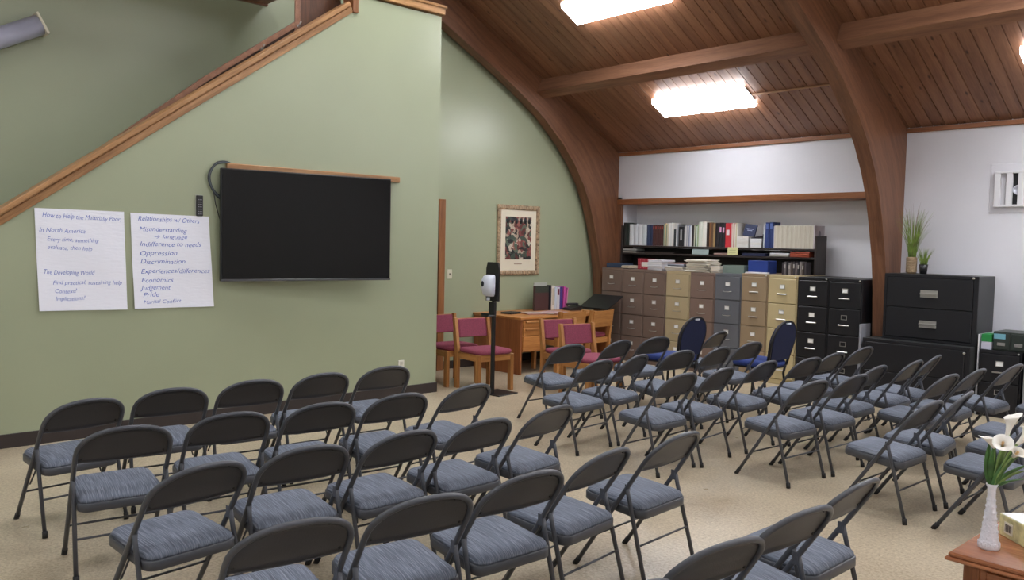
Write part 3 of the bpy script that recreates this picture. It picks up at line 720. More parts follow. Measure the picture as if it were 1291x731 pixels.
run([-5.586, -5.575], .17, (24, 24, 26), 'black metal bookend', 'left of the navy binders', name='bookend', cat='bookend')
run([-5.574, -5.552], .29, (196, 200, 206), 'thin pale folder', 'left of the navy binders')
run([-5.548, -5.492, -5.438], [.318, .322], [(44, 60, 112), (38, 52, 100)], 'navy binder', 'left of the cream volumes', spine=((90, 110, 170), .75, .95, .6))
run([-5.436, -5.428], .27, (150, 160, 200), 'thin pale blue folder', 'right of the navy binders')
run(lin(-5.426, -4.906, 26), [.278, .28, .276], [(208, 200, 186), (214, 208, 194), (204, 196, 180)], 'cream uniform volume', 'before the right panel', d=.2)
# last volume whose cover shows
o = MB().box(-.008, .008, 0, .24, 0, .28, .002).build('book', colm((196, 186, 190)), None, (-4.896, SY+.0, TZ)); tag(o, 'last cream volume showing a pale grey cover with an oval', 'book', 'books on the top shelf')
mb = MB(); mb.lathe([(0, 0), (.03, 0), (.03, .002), (0, .002)], 0, 0, 16); ov = mb.build('oval_emblem', colm((136, 128, 136)), o, (.008, .12, .17), (0, PI/2, 0)); ov.scale = (1.7, 1, 1)
# between the shelf boards (board top 1.50)
BZ = 1.501
def flat(name, x, y, z, w, d, h, c, label, cat='paper', rot=0, n=1, jit=.004, group=None, part='sheet_pile', lab=None):
    t = thing(name, label, cat, (x, y, z), rot, group=group)
    hh = h/n
    for i in range(n):
        cc = c[i % len(c)] if isinstance(c[0], (list, tuple)) else c
        j1 = random.uniform(-jit, jit); j2 = random.uniform(-jit, jit)
        MB().box(-w/2+j1, w/2+j1, -d/2+j2, d/2+j2, i*hh, (i+1)*hh-.0008, min(.003, hh*.3)).build(part, colm(cc), t, (0, 0, 0), (0, 0, random.uniform(-jit, jit)*6))
    return t
flat('magazine_stack', -7.72, 9.46, BZ, .24, .2, .062, [(196, 190, 178), (60, 56, 54), (184, 186, 180), (150, 146, 140)], 'stack of magazines at the left of the narrow shelf', 'magazines', n=4, group='things on the narrow shelf', part='magazine')
flat('magazine_stack', -7.2, 9.47, BZ, .5, .2, .02, [(70, 56, 50), (44, 40, 40)], 'low dark pile on the narrow shelf under the maroon volumes', 'magazines', n=2, group='things on the narrow shelf', part='magazine')
o = MB().box(-.13, .13, -.003, .003, 0, .068, .001).build('pale_folder', colm((150, 166, 164)), None, (-6.50, 9.355, BZ), (-.15, 0, 0)); tag(o, 'pale blue-green folder hanging over the narrow shelf edge', 'folder')
flat('magazine_stack', -6.15, 9.46, BZ, .28, .2, .03, [(120, 74, 66), (170, 150, 140), (90, 60, 56)], 'reddish pile on the narrow shelf below the labelled binders', 'magazines', n=3, group='things on the narrow shelf', part='magazine')
o = MB().box(-.075, .075, -.002, .002, 0, .10, .001).build('yellow_note', colm((206, 204, 150)), None, (-6.0, 9.352, BZ+.004)); tag(o, 'pale yellow note taped to the shelf below the red binder', 'note')
for zz in (.03, .06): MB().box(-.05, .05, -.003, -.002, zz, zz+.004).build('note_line', colm((140, 140, 110)), o)
flat('book', -5.70, 9.46, BZ, .34, .2, .035, [(34, 42, 78), (28, 34, 64)], 'dark blue flat books on the narrow shelf', 'book', n=2, part='cover')
flat('paper_stack', -5.34, 9.45, BZ, .26, .2, .045, [(150, 146, 134), (206, 206, 200), (222, 222, 226)], 'white papers on the narrow shelf under the cream volumes', n=3)
flat('book_stack', -5.07, 9.45, BZ, .25, .2, .065, [(150, 66, 44), (164, 76, 50), (140, 60, 42)], 'flat orange-red books at the right of the narrow shelf', 'book', n=3, part='book')
# on the cabinet tops
flat('binder', -7.69, 9.12, 1.287, .28, .26, .06, (48, 62, 84), 'blue-grey binder lying on the leftmost cabinet', 'binder', rot=.1, part='cover')
flat('paper_stack', -7.42, 9.06, 1.287, .17, .22, .035, [(206, 196, 176), (214, 206, 190), (200, 190, 170)], 'cream papers spilling between blue and red binders', n=3, rot=-.25, jit=.01)
o = MB().box(-.135, .135, -.045, .045, 0, .145, .003).build('red_box', colm((152, 34, 50)), None, (-7.19, 9.12, 1.277), (0, 0, .08)); tag(o, 'red patterned box with white label on the cabinets', 'box')
MB().box(-.07, .07, -.047, -.045, .04, .10).build('box_label', colm((224, 216, 206)), o)
mb = MB()
for i in range(9):
    for zz in (.02, .125): mb.box(-.12+i*.03-.006, -.12+i*.03+.006, -.0465, -.045, zz-.006, zz+.006)
for i in range(1, 4):
    for xx in (-.12, .12, -.09, .09): mb.box(xx-.006, xx+.006, -.0465, -.045, .02+i*.026-.005, .02+i*.026+.005)
mb.build('pattern_dots', colm((196, 120, 130)), o)
whites = [(216, 216, 222), (204, 204, 210), (222, 220, 220), (196, 194, 196)]
flat('paper_stack', -6.93, 9.08, 1.276, .24, .28, .14, whites, 'tall neat white paper stack right of the red box', n=10, jit=.008)
flat('paper_stack', -6.62, 9.10, 1.277, .30, .28, .06, [(214, 206, 196), (198, 190, 180), (216, 212, 206)], 'cream paper pile on the pale tan cabinet', n=6, jit=.01)
flat('folder_stack', -6.62, 9.12, 1.34, .27, .26, .045, [(70, 78, 96), (176, 184, 200), (150, 120, 116)], 'blue-grey folders on the cream paper pile', 'folder', n=3, jit=.01, part='folder')
flat('paper_stack', -6.255, 9.08, 1.277, .33, .28, .16, [(214, 208, 194), (222, 218, 210), (196, 186, 166), (218, 214, 204)], 'large leaning cream paper stack on the reddish-brown cabinet', n=14, jit=.022)
flat('paper_stack', -5.99, 9.08, 1.276, .13, .26, .085, [(206, 196, 180), (212, 206, 196)], 'small paper stack left of the clear bin', n=6, jit=.01)
o = thing('clear_bin', 'translucent greenish bin of papers on the blue-grey cabinet', 'bin', (-5.755, 9.1, 1.281))
m, nt, b_ = new_mat('clear_plastic'); b_.inputs['Base Color'].default_value = srgb((170, 186, 176)); b_.inputs['Transmission Weight'].default_value = .6; b_.inputs['Roughness'].default_value = .2
mb = MB(); mb.box(-.15, .15, -.1, -.095, 0, .10); mb.box(-.15, .15, .095, .1, 0, .10); mb.box(-.15, -.145, -.095, .095, 0, .10); mb.box(.145, .15, -.095, .095, 0, .10); mb.box(-.145, .145, -.095, .095, 0, .004); mb.build('bin', m, o)
for i in range(5): MB().box(-.13+i*.052, -.09+i*.052, -.08, .08, .006, .09, .002).build('paper_bundle', colm([(130, 144, 138), (190, 196, 190), (90, 104, 100)][i % 3]), o)
flat('blue_box', -5.43, 9.12, 1.294, .27, .2, .155, (36, 60, 132), 'bright blue box standing on the light brown cabinet', 'box', part='carton')
flat('paper_stack', -5.40, 8.965, 1.294, .30, .06, .018, whites, 'thin white papers in front of the blue box', n=2)
for i in range(11):
    c_ = [(60, 54, 60), (110, 104, 108), (40, 36, 42), (134, 128, 128), (76, 66, 62)][i % 5]
    x = -5.20+i*.029
    book(x, x+.024, .145+.008*(i % 3), c_, 'dark small case, %s from left on the cream cabinet' % ORD[i], d=.12, z=1.289, y=9.18, group='dark cases on the cream cabinet', name='media_case', cat='case', spine=((176, 170, 168), .5, .8, .6) if i % 2 else None)
# ------------------------------------------------------------------ plants
t = thing('grass_plant', 'tall artificial grass in a woven basket pot', 'plant', (-3.655, 9.12, 1.366))
mb = MB(); mb.lathe([(.045, 0), (.052, .05), (.05, .12), (.047, .175), (.04, .175), (.038, .15), (0, .15)], 0, 0, 16); mb.build('basket_pot', M['basket'], t)
mb = MB()
for i in range(9): mb.lathe([(.052, .01+i*.018), (.0555, .018+i*.018), (.052, .026+i*.018)], 0, 0, 16)
mb.build('woven_band', M['basket'], t)
def blades(n, h0, h1, spread, r0, mat, name, par, base=.14, wd=.004, seed=1, cx=0):
    R = random.Random(seed)
    for i in range(n):
        a = R.uniform(0, 2*PI); rr = R.uniform(0, r0); hh = R.uniform(h0, h1); sp = R.uniform(.2, 1)*spread; cv = R.uniform(.3, 1)
        pts = []; rad = []
        for q in range(6):
            f = q/5; pts.append((cx+rr*math.cos(a)+sp*math.cos(a)*f**1.8, rr*math.sin(a)+sp*.7*math.sin(a)*f**1.8, base+hh*f-(sp*cv*.4*f**4))); rad.append(wd*(1-f*.85))
        mb = MB(); mb.tube(pts, rad, 3, flat=.35); mb.build(name, mat, par)
blades(120, .34, .58, .17, .04, M['grass_blade'], 'grass_blade', t, seed=3)
blades(12, .48, .66, .2, .02, M['grass_tip'], 'seed_stalk', t, wd=.0035, seed=5)
t = thing('small_plant', 'small grass plant in a black pot beside the basket', 'plant', (-3.535, 9.13, 1.366))
mb = MB(); mb.lathe([(.032, 0), (.045, .10), (.04, .10), (.036, .085), (0, .085)], 0, 0, 14); mb.build('pot', M['plastic_black'], t)
blades(55, .10, .22, .10, .032, M['grass_blade'], 'grass_blade', t, base=.08, seed=8, wd=.005)

# ------------------------------------------------------------------ desk
t = thing('desk', 'wooden desk with end panel and drawers along green wall', 'desk', (-7.74, 6.83, 0))
MB().box(-.45, .46, 0, 1.65, .672, .70, .004).build('desktop', M['desk_y'], t)
MB().box(-.43, .45, .005, .035, 0, .672, .003).build('end_panel', M['desk_z'], t)
MB().box(-.43, .45, 1.61, 1.64, 0, .672, .003).build('end_panel', M['desk_z'], t)
MB().box(-.40, -.38, .035, 1.61, .25, .672, .003).build('modesty_panel', M['desk_z'], t)
MB().box(-.30, .435, .035, .43, .27, .672, .003).build('pedestal', M['desk_y'], t)
for z0, z1 in ((.575, .66), (.475, .565), (.285, .465)):
    dr = MB().box(.435, .452, .05, .415, z0, z1, .003).build('drawer', M['desk_y'], t)
    if z0 > .4: MB().box(.452, .475, .08, .40, z1-.03, z1-.005, .004).build('handle', M['oak_y'], dr)
MB().box(.41, .435, .405, .43, 0, .27, .003).build('leg', M['chrome'], t)
MB().box(-.30, -.275, .405, .43, 0, .27, .003).build('leg', M['chrome'], t)
DZ = .701
def dbook(x0, x1, y0, y1, h, c, label, rx=0, name='binder', cat='binder', sp=None):
    o = MB().box(-(x1-x0)/2, (x1-x0)/2, -(y1-y0)/2, (y1-y0)/2, 0, h, .003).build(name, colm(c), None, ((x0+x1)/2, (y0+y1)/2, DZ), (rx, 0, 0)); tag(o, label, cat, 'upright things on the desk')
    if sp: MB().box((x1-x0)/2, (x1-x0)/2+.0015, -(y1-y0)*.3, (y1-y0)*.3, h*sp[1], h*sp[2]).build('spine_label', colm(sp[0]), o)
    return o
o = dbook(-7.985, -7.945, 7.70, 7.96, .33, (74, 50, 50), 'dark brown folder standing at left of desk books', name='folder', cat='folder')
MB().box(.02, .0215, -.125, .125, .24, .325).build('cover_band', colm((52, 60, 52)), o)
o = dbook(-8.003, -7.99, 7.72, 7.965, .372, (176, 178, 170), 'grey magazine standing behind the brown folder', name='magazine', cat='magazine')
dbook(-8.1, -7.93, 7.968, 7.995, .34, (40, 42, 50), 'thin black binder between the brown folder and white binders')
dbook(-8.13, -7.93, 8.0, 8.06, .33, (214, 210, 200), 'wide white binder on the desk', sp=((190, 180, 160), .2, .9))
dbook(-8.13, -7.93, 8.065, 8.10, .31, (196, 206, 220), 'narrow white-blue binder on the desk')
dbook(-8.13, -7.93, 8.105, 8.16, .31, (206, 206, 214), 'white binder with maroon label on the desk', sp=((112, 50, 66), .65, .92))
dbook(-8.13, -7.93, 8.165, 8.215, .31, (76, 58, 130), 'purple binder on the desk')
dbook(-8.12, -7.93, 8.225, 8.262, .315, (190, 76, 150), 'magenta folder leaning against the purple binder', rx=-.06, name='folder', cat='folder')
dbook(-8.12, -7.93, 8.285, 8.30, .30, (206, 120, 170), 'thin pink folder at right of the desk books', rx=-.1, name='folder', cat='folder')
flat('paper_stack', -7.55, 7.62, DZ, .28, .3, .022, [(206, 176, 176), (220, 214, 210), (196, 160, 160)], 'pinkish papers and booklets lying on the desk', n=3, rot=.3, jit=.02)
flat('paper_stack', -7.62, 7.35, DZ, .22, .26, .02, [(150, 110, 110), (190, 170, 160)], 'open reddish booklet lying left on the desk', n=2, rot=-.3, jit=.01)
flat('black_notebook', -7.78, 7.12, DZ, .16, .22, .022, (28, 28, 32), 'black notebook near the left end of the desk', 'notebook', rot=.2, part='cover')
t = thing('telephone', 'black desk telephone beside the magenta folder', 'telephone', (-7.78, 8.25, DZ), -.2)
mb = MB(); mb.strip([(-.09, 0), (.09, 0)], [(-.09, .03), (.09, .065)], -.1, .1); mb.build('base', M['plastic_black'], t)
mb = MB(); mb.tube([(0, -.09, .075), (0, -.06, .085), (0, .06, .085), (0, .09, .075)], [.022, .016, .016, .024], 8); mb.build('handset', M['plastic_black'], t)
# music stand
t = thing('music_stand', 'black metal music stand with tilted desk by cabinets', 'music stand', (-7.62, 8.67, 0))
mb = MB(); mb.strip([(-.16, .725), (.15, .895)], [(-.165, .735), (.145, .905)], -.26, .26); mb.box(-.26, .26, -.20, -.155, .715, .725); mb.build('desk_plate', M['plastic_black'], t)
mb = MB(); mb.tube([(0, 0, .12), (0, 0, .8)], .012, 8); mb.build('pole', M['plastic_black'], t)
for a_ in (0.4, 2.5, 4.6):
    mb = MB(); mb.tube([(0, 0, .25), (.19*math.cos(a_), .19*math.sin(a_), .012)], .008, 6); mb.build('leg', M['plastic_black'], t)

# ------------------------------------------------------------------ sanitizer stand
t = thing('sanitizer_stand', 'black floor stand with white hand sanitizer dispenser', 'dispenser', (-6.53, 5.73, 0), -1.45)
MB().box(-.25, .06, -.15, .15, 0, .012, .004).build('base_plate', M['plastic_black'], t)
MB().box(-.018, .018, -.018, .018, .012, 1.0, .004).build('pole', M['plastic_black'], t)
bkp = MB(); pts = [(-.085, .99), (.085, .99), (.088, 1.33), (.07, 1.395), (-.07, 1.395), (-.088, 1.33)]
bkp.prism(pts, lambda u, v, q: (.02+.025*(q-.5), u, v)); bkp.build('back_board', M['plastic_black'], t)
mb = MB(); mb.box(.03, .14, -.05, .05, .83, .845, .004); mb.box(.0, .04, -.04, .04, .83, .98, .004); mb.box(.13, .14, -.05, .05, .845, .87, .003); mb.build('drip_tray', M['plastic_black'], t)
R = []
for z_, wx, wy in ((1.04, .05, .05), (1.06, .075, .07), (1.13, .095, .078), (1.21, .09, .078), (1.25, .07, .07), (1.265, .04, .05)):
    R.append([(.035+wx*.62+wx*.62*math.cos(a_)*1.0, wy*math.copysign(abs(math.sin(a_))**.7, math.sin(a_)), z_) for a_ in [2*PI*i/16 for i in range(16)]])
mb = MB(); mb.rings(R); mb.build('dispenser', M['plastic_white'], t)
mb = MB(); mb.lathe([(0, 0), (.02, 0), (.02, .004), (0, .004)], 0, 0, 12); ov = mb.build('sight_window', colm((40, 42, 48), .2), t, (.148, -.03, 1.17), (0, PI/2, 0)); ov.scale = (1.5, 1, 1)
mb = MB(); mb.tube([(.09, 0, 1.0), (.09, 0, 1.03)], .018, 8); mb.build('nozzle', M['plastic_white'], t)

# ------------------------------------------------------------------ wooden chairs (face local -x)
def wood_chair():
    t = thing('wooden_chair', 'x', 'chair', group='wooden chairs with burgundy pads')
    for s in (-1, 1):
        mb = MB(); mb.strip([(-.20, 0), (-.20, .4)], [(-.2, 0), (-.2, .4)], 0, .001) if False else None
        mb.strip([(.17, 0), (.17, .42), (.235, .765)], [(.23, 0), (.23, .42), (.275, .765)], 0, .036)
        mb.v = [(y, s*.235-(.036 if s > 0 else 0)+x, z) for x, y, z in mb.v]
        mb.build('rear_post', M['oak_z'], t)
        MB().box(-.235, -.175, s*.235, s*.195, 0, .40, .004).build('front_leg', M['oak_z'], t)
        MB().box(-.175, .17, s*.23, s*.205, .33, .40, .003).build('side_rail', M['oak_x'], t)
    MB().box(-.225, -.20, -.195, .195, .33, .40, .003).build('front_rail', M['oak_y'], t)
    MB().box(.18, .205, -.199, .199, .33, .40, .003).build('rear_rail', M['oak_y'], t)
    R = []
    def rr(hx, hy, z, cx): return [(cx+hx*math.copysign(abs(math.cos(a))**.35, math.cos(a)), hy*math.copysign(abs(math.sin(a))**.35, math.sin(a)), z) for a in [2*PI*(i+.5)/28 for i in range(28)]]
    for z, s in ((.402, .985), (.42, 1.0), (.438, .99), (.449, .93), (.453, .7)): R.append(rr(.222*s, .232*s if z > .41 else .22, z, -.03))
    mb = MB(); mb.rings(R); mb.build('seat_pad', M['burgundy'], t)
    k_ = (.765-.42)
    def bx(z): return .17+(z-.42)/k_*.065
    mb = MB(); mb.strip([(bx(.545)+.045, .545), (bx(.755)+.04, .755)], [(bx(.545)+.06, .545), (bx(.755)+.055, .755)], -.199, .199); mb.v = [(y, x, z) for x, y, z in mb.v]; mb.build('back_board', M['oak_y'], t)
    R = []
    for z in (.55, .556, .60, .66, .72, .745, .75):
        th = .035 if .552 < z < .748 else .02; x0 = bx(z)+.044
        R.append([(x0, -.197, z), (x0, .197, z), (x0-th*.6, .197, z), (x0-th, .17, z), (x0-th+.006, 0, z), (x0-th, -.17, z), (x0-th*.6, -.197, z)])
    mb = MB(); mb.rings(R, True, False); mb.build('back_pad', M['burgundy'], t)
    return t
wc = wood_chair(); index_kids()
for i, (x, y, rz, lb) in enumerate([
        (-6.86, 5.89, PI-.09, 'wooden burgundy chair behind the sanitizer stand'),
        (-7.37, 5.84, PI-.03, 'wooden burgundy chair partly hidden by the television wall end'),
        (-6.27, 6.62, PI-.25, 'wooden burgundy chair left of two, right of the desk drawers'),
        (-5.76, 6.42, PI-.12, 'wooden burgundy chair directly behind the front folding chairs'),
        (-7.38, 7.57, .0, 'wooden chair tucked under the desk, its bare oak back showing, left one'),
        (-7.34, 8.06, .08, 'wooden chair tucked at the desk beside the music stand, bare oak back')]):
    o = wc if i == 0 else copy_tree(wc)
    o.location = (x, y, 0); o.rotation_euler = (0, 0, rz); o['label'] = lb

# ------------------------------------------------------------------ blue banquet chairs (face -x)
def banquet():
    t = thing('banquet_chair', 'x', 'chair', group='navy banquet chairs')
    def bu(z): return .17+(z-.44)*.22
    def outline(w0, w1, z0, z1, n=18, off=0):
        P = []
        for i in range(n+1):
            a = PI*i/n; c = math.cos(a); s = math.sin(a)
            P.append((w1*math.copysign(abs(c)**.8, c), z1-(z1-z0)*.5*(1-s)))
        return [(w0, z0)] + P + [(-w0, z0)]
    o1 = outline(.165, .20, .50, .875)
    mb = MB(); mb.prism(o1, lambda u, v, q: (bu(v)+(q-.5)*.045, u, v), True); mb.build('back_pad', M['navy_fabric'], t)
    o2 = outline(.175, .213, .44, .888)
    mb = MB(); mb.tube([(bu(v)+.01, u, v) for u, v in o2], .013, 8); mb.build('back_frame', M['plastic_black'], t)
    R = []
    def rr(hx, hy, z): return [(-.02+hx*math.copysign(abs(math.cos(a))**.4, math.cos(a)), hy*math.copysign(abs(math.sin(a))**.4, math.sin(a)), z) for a in [2*PI*(i+.5)/24 for i in range(24)]]
    for z, s in ((.43, .97), (.445, 1), (.475, 1), (.492, .93), (.498, .7)): R.append(rr(.21*s, .215*s, z))
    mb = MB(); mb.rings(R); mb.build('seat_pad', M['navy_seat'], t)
    MB().box(-.2, .17, -.19, .19, .41, .43, .004).build('seat_frame', M['plastic_black'], t)
    for s in (-1, 1):
        mb = MB(); mb.tube([(-.19, s*.19, .42), (-.215, s*.2, 0)], .013, 8); mb.build('front_leg', M['plastic_black'], t)
        mb = MB(); mb.tube([(.175, s*.178, .45), (.15, s*.18, .35), (.2, s*.2, 0)], .013, 8); mb.build('rear_leg', M['plastic_black'], t)
    mb = MB(); mb.box(-.012, .012, -.035, .035, -.008, .008, .003); mb.build('back_glide', M['plastic_white'], t, (bu(.87)+.02, 0, .868))
    return t
bc = banquet(); index_kids()
bc.location = (-5.17, 7.02, 0); bc['label'] = 'navy banquet chair in the right block front row, before the pale tan cabinet'
o = copy_tree(bc); o.location = (-4.42, 7.47, 0); o['label'] = 'navy banquet chair nearer the black cabinets, before the cream cabinet'

# ------------------------------------------------------------------ folding chairs (face local -x)
def folding():
    t = thing('folding_chair', 'x', 'chair', group='grey folding chairs in rows')
    def tu(z): return -.195+.67*z
    hw = .2065; z0 = .578; zt = .711; N = 16; ze = .85
    arc = []
    for i in range(N+1):
        a = PI*i/N; c = math.cos(a); s = math.sin(a)
        v = -hw*math.copysign(abs(c)**ze, c); z = z0+(zt-z0)*abs(s)**ze
        arc.append((tu(z)+.012*(1-(v/hw)**2), v, z))
    path = [(tu(.02), -hw, .02), (tu(.2), -hw, .2), (tu(.42), -hw, .42), (tu(.52), -hw, .52)] + arc + [(tu(.52), hw, .52), (tu(.42), hw, .42), (tu(.2), hw, .2), (tu(.02), hw, .02)]
    mb = MB(); mb.tube(path, .0115, 8); fr = mb.build('front_frame', M['frame_metal'], t)
    for s in (-1, 1):
        mb = MB(); mb.tube([(tu(0)-.002, s*hw, 0), (tu(.035), s*hw, .035)], .0142, 8); mb.build('foot_cap', M['rubber'], fr)
    n = 14; rows = []; m_ = 6
    def top(v):
        c = min(1, abs(v)/hw)**(1/ze); s = math.sqrt(max(0, 1-c*c))
        return z0+(zt-z0)*s**ze
    for j in range(m_+1):
        q = j/m_; row = []
        for i in range(n+1):
            f_ = math.sin(PI/2*(-1+2*i/n)); v = f_*(hw-.006); zb = .546-.006*(1-(v/hw)**2)
            zz = zb+(max(top(v)-.006, zb+.012)-zb)*q
            dish = -.012*math.sin(PI*q)*(1-(v/hw)**4)
            row.append((tu(zz)+.012*(1-(v/hw)**2)+dish-.002, v, zz))
        rows.append(row)
    mb = MB(); vs = [p for r in rows for p in r]; fs = []; w_ = n+1; o_ = len(vs)
    vs += [(x-.005, y, z) for x, y, z in vs]
    for j in range(m_):
        for i in range(n): p = j*w_+i; fs.append((p, p+1, p+w_+1, p+w_)); fs.append((o_+p, o_+p+w_, o_+p+w_+1, o_+p+1))
    for i in range(n): fs.append((i, o_+i, o_+i+1, i+1)); p = m_*w_+i; fs.append((p, p+1, o_+p+1, o_+p))
    for j in range(m_): p = j*w_; fs.append((p, p+w_, o_+p+w_, o_+p)); p = j*w_+n; fs.append((p, o_+p, o_+p+w_, p+w_))
    mb.add(vs, fs, True); bk = mb.build('backrest', M['panel_metal'], t)
    mb = MB(); mb.tube([(x-.003, y, z) for x, y, z in rows[0]], .0042, 6); mb.build('lower_lip', M['frame_metal'], bk)
    for (v, z) in ((-.105, .684), (.105, .684), (-.178, .562), (.178, .562)):
        mb = MB(); mb.lathe([(.006, 0), (.005, .004), (0, .005)], 0, 0, 8); mb.build('rivet', M['rivet'], bk, (tu(z)+.012*(1-(v/hw)**2)-.006, v, z), (0, PI/2, 0))
    for s in (-1, 1):
        mb = MB(); mb.tube([(.108, s*.206, .455), (.122, s*.206, .40), (.230, s*.2125, .02)], .0105, 8); lg = mb.build('rear_leg', M['frame_metal'], t)
        mb = MB(); mb.tube([(.2285, s*.2122, .035), (.2335, s*.2127, 0)], .0142, 8); mb.build('foot_cap', M['rubber'], lg)
        mb = MB(); mb.box(tu(.43)-.004, tu(.43)+.026, s*.196, s*.199, .415, .465, .001); mb.build('hinge_bracket', M['frame_metal'], lg)
    mb = MB(); mb.tube([(.185, -.204, .19), (.185, .204, .19)], .0058, 6); mb.build('rear_crossbar', M['frame_metal'], t)
    mb = MB(); mb.tube([(tu(.18), -hw, .18), (tu(.18), hw, .18)], .0058, 6); mb.build('front_crossbar', M['frame_metal'], t)
    for s in (-1, 1):
        mb = MB(); mb.tube([(-.02, s*.15, .335), (tu(.22)+.01, s*.19, .225)], .0045, 6); mb.build('seat_link', M['frame_metal'], t)
    def rr(dz, g_, r=.05):
        P = []; xf, xr = -.178+g_, .192-g_
        for cx_, sy, a0 in ((xr, 1, 0), (xf, 1, 90), (xf, -1, 180), (xr, -1, 270)):
            hwid = (.190 if cx_ < 0 else .196)-g_
            rr_ = max(.012, r-g_*.5); ccx = cx_-math.copysign(rr_, cx_); ccy = sy*(hwid-rr_)
            for q in range(6):
                a = math.radians(a0+18*q); x = ccx+rr_*math.cos(a); P.append((x, ccy+rr_*math.sin(a), dz+.375-.075*(x+.178)))
        return P
    mb = MB(); mb.rings([rr(-.038, .004), rr(-.035, 0), rr(0, 0), rr(.003, .003), rr(.003, .012)]); sp = mb.build('seat_pan', M['frame_metal'], t)
    mb = MB(); mb.rings([rr(.002, .010), rr(.006, .006), rr(.014, .007), rr(.023, .014), rr(.031, .03), rr(.038, .06), rr(.042, .11)]); mb.build('seat_cushion', M['fabric'], t)
    return t
fc = folding(); index_kids()
CH = {
 'left block front row beneath the television': [(-5.049, 1.285, 0.119), (-5.120, 1.824, -0.118), (-5.117, 2.311, -0.094), (-5.114, 2.781, -0.024), (-5.126, 3.300, -0.054)],
 'left block second row': [(-4.269, 1.298, -0.121), (-4.273, 1.802, -0.105), (-4.227, 2.293, -0.094), (-4.209, 2.776, -0.059), (-4.213, 3.268, 0.099)],
 'left block third row': [(-3.420, 1.251, 0.134), (-3.430, 1.763, -0.071), (-3.406, 2.231, 0.014), (-3.388, 2.703, 0.019), (-3.414, 3.190, 0.122)],
 'left block fourth row': [(-2.608, 1.289, -0.138), (-2.556, 1.763, -0.135), (-2.551, 2.231, -0.054), (-2.593, 2.696, 0.120), (-2.596, 3.235, 0.061)],
 'left block last row at the bottom': [(-1.622, 1.715, -0.130), (-1.638, 2.218, -0.160), (-1.642, 2.682, -0.100), (-1.677, 3.141, 0.000)],
 'right block front row': [(-5.290, 5.344, -0.057), (-5.254, 5.942, 0.067), (-5.251, 6.547, -0.119), (-5.202, 7.479, 0.123)],
 'right block second row': [(-4.473, 4.773, 0.078), (-4.499, 5.245, 0.160), (-4.472, 5.855, -0.060), (-4.419, 6.329, 0.038), (-4.476, 6.959, -0.045)],
 'right block third row': [(-3.706, 4.798, 0.010), (-3.689, 5.249, 0.090), (-3.694, 5.879, 0.038), (-3.592, 6.403, -0.055), (-3.624, 6.883, -0.016), (-3.672, 7.553, -0.021)],
 'right block fourth row': [(-2.983, 5.316, -0.080), (-2.936, 5.821, -0.038), (-3.047, 6.402, 0.015), (-2.993, 6.965, 0.037), (-3.023, 7.440, 0.124)],
 'right block fifth row': [(-2.178, 5.165, -0.020), (-2.170, 5.660, 0.120), (-2.530, 6.420, -0.050), (-2.500, 6.900, 0.000), (-2.410, 7.474, -0.033)],
 'right block last row behind the vase': [(-1.620, 5.220, 0.000), (-1.700, 5.800, 0.000), (-1.850, 6.360, 0.000), (-1.930, 7.550, 0.000)],
}
first = True
for row, L_ in CH.items():
    for i, (x, y, rz) in enumerate(L_):
        o = fc if first else copy_tree(fc); first = False
        o.location = (x, y, 0); o.rotation_euler = (0, 0, rz)
        o['label'] = 'grey folding chair, %s from left in the %s' % (ORD[i], row)

# ------------------------------------------------------------------ end table, vase, flowers, tissue box
t = thing('end_table', 'polished cherry end table at the lower right corner', 'table', (-.71, 3.22, 0))
mb = MB(); mb.box(-.31, .31, -.295, .295, .572, .584, .004); mb.box(-.302, .302, -.287, .287, .582, .600, .006); mb.build('tabletop', M['cherry'], t)
for sx in (-1, 1):
    for sy in (-1, 1): MB().box(sx*.265, sx*.215, sy*.25, sy*.20, 0, .572, .004).build('leg', M['cherry_z'], t)
for sy in (-1, 1): MB().box(-.215, .215, sy*.245, sy*.225, .44, .572, .003).build('apron', M['cherry'], t)
for sx in (-1, 1): MB().box(sx*.26, sx*.24, -.20, .20, .44, .572, .003).build('apron', M['cherry'], t)
MB().box(-.195, .195, -.253, -.243, .455, .555, .004).build('drawer_front', M['cherry'], t)
t = thing('bud_vase', 'white textured milk-glass vase on the end table', 'vase', (-.934, 3.079, .6))
mb = MB(); prof = [(.0, 0), (.032, 0), (.034, .006), (.033, .02), (.029, .03), (.025, .06), (.020, .10), (.0155, .14), (.013, .17), (.0125, .188), (.0135, .192), (.0125, .197), (.014, .208), (.019, .220), (.0175, .222), (.011, .205), (.0, .205)]
mb.lathe(prof, 0, 0, 28); vz = mb.build('vase_body', M['ceramic'], t)
mb = MB()
for k_ in range(14):
    a_ = 2*PI*k_/14; mb.box(-.003, .003, -.002, .0022, .006, .024, .001, mtx=Matrix.Rotation(a_, 4, 'Z') @ Matrix.Translation((0, .032, 0)))
for lv in range(7):
    z_ = .04+lv*.021; rr_ = .0275-lv*.0022
    nn = 12
    for k_ in range(nn):
        a_ = 2*PI*(k_+.5*(lv % 2))/nn; mb.box(-.002, .002, -.002, .0009, z_-.0035, z_+.0035, .0005, mtx=Matrix.Rotation(a_, 4, 'Z') @ Matrix.Translation((0, rr_, 0)))
mb.build('relief', M['ceramic'], vz)
VX, VY, VZ = -.934, 3.079, .6
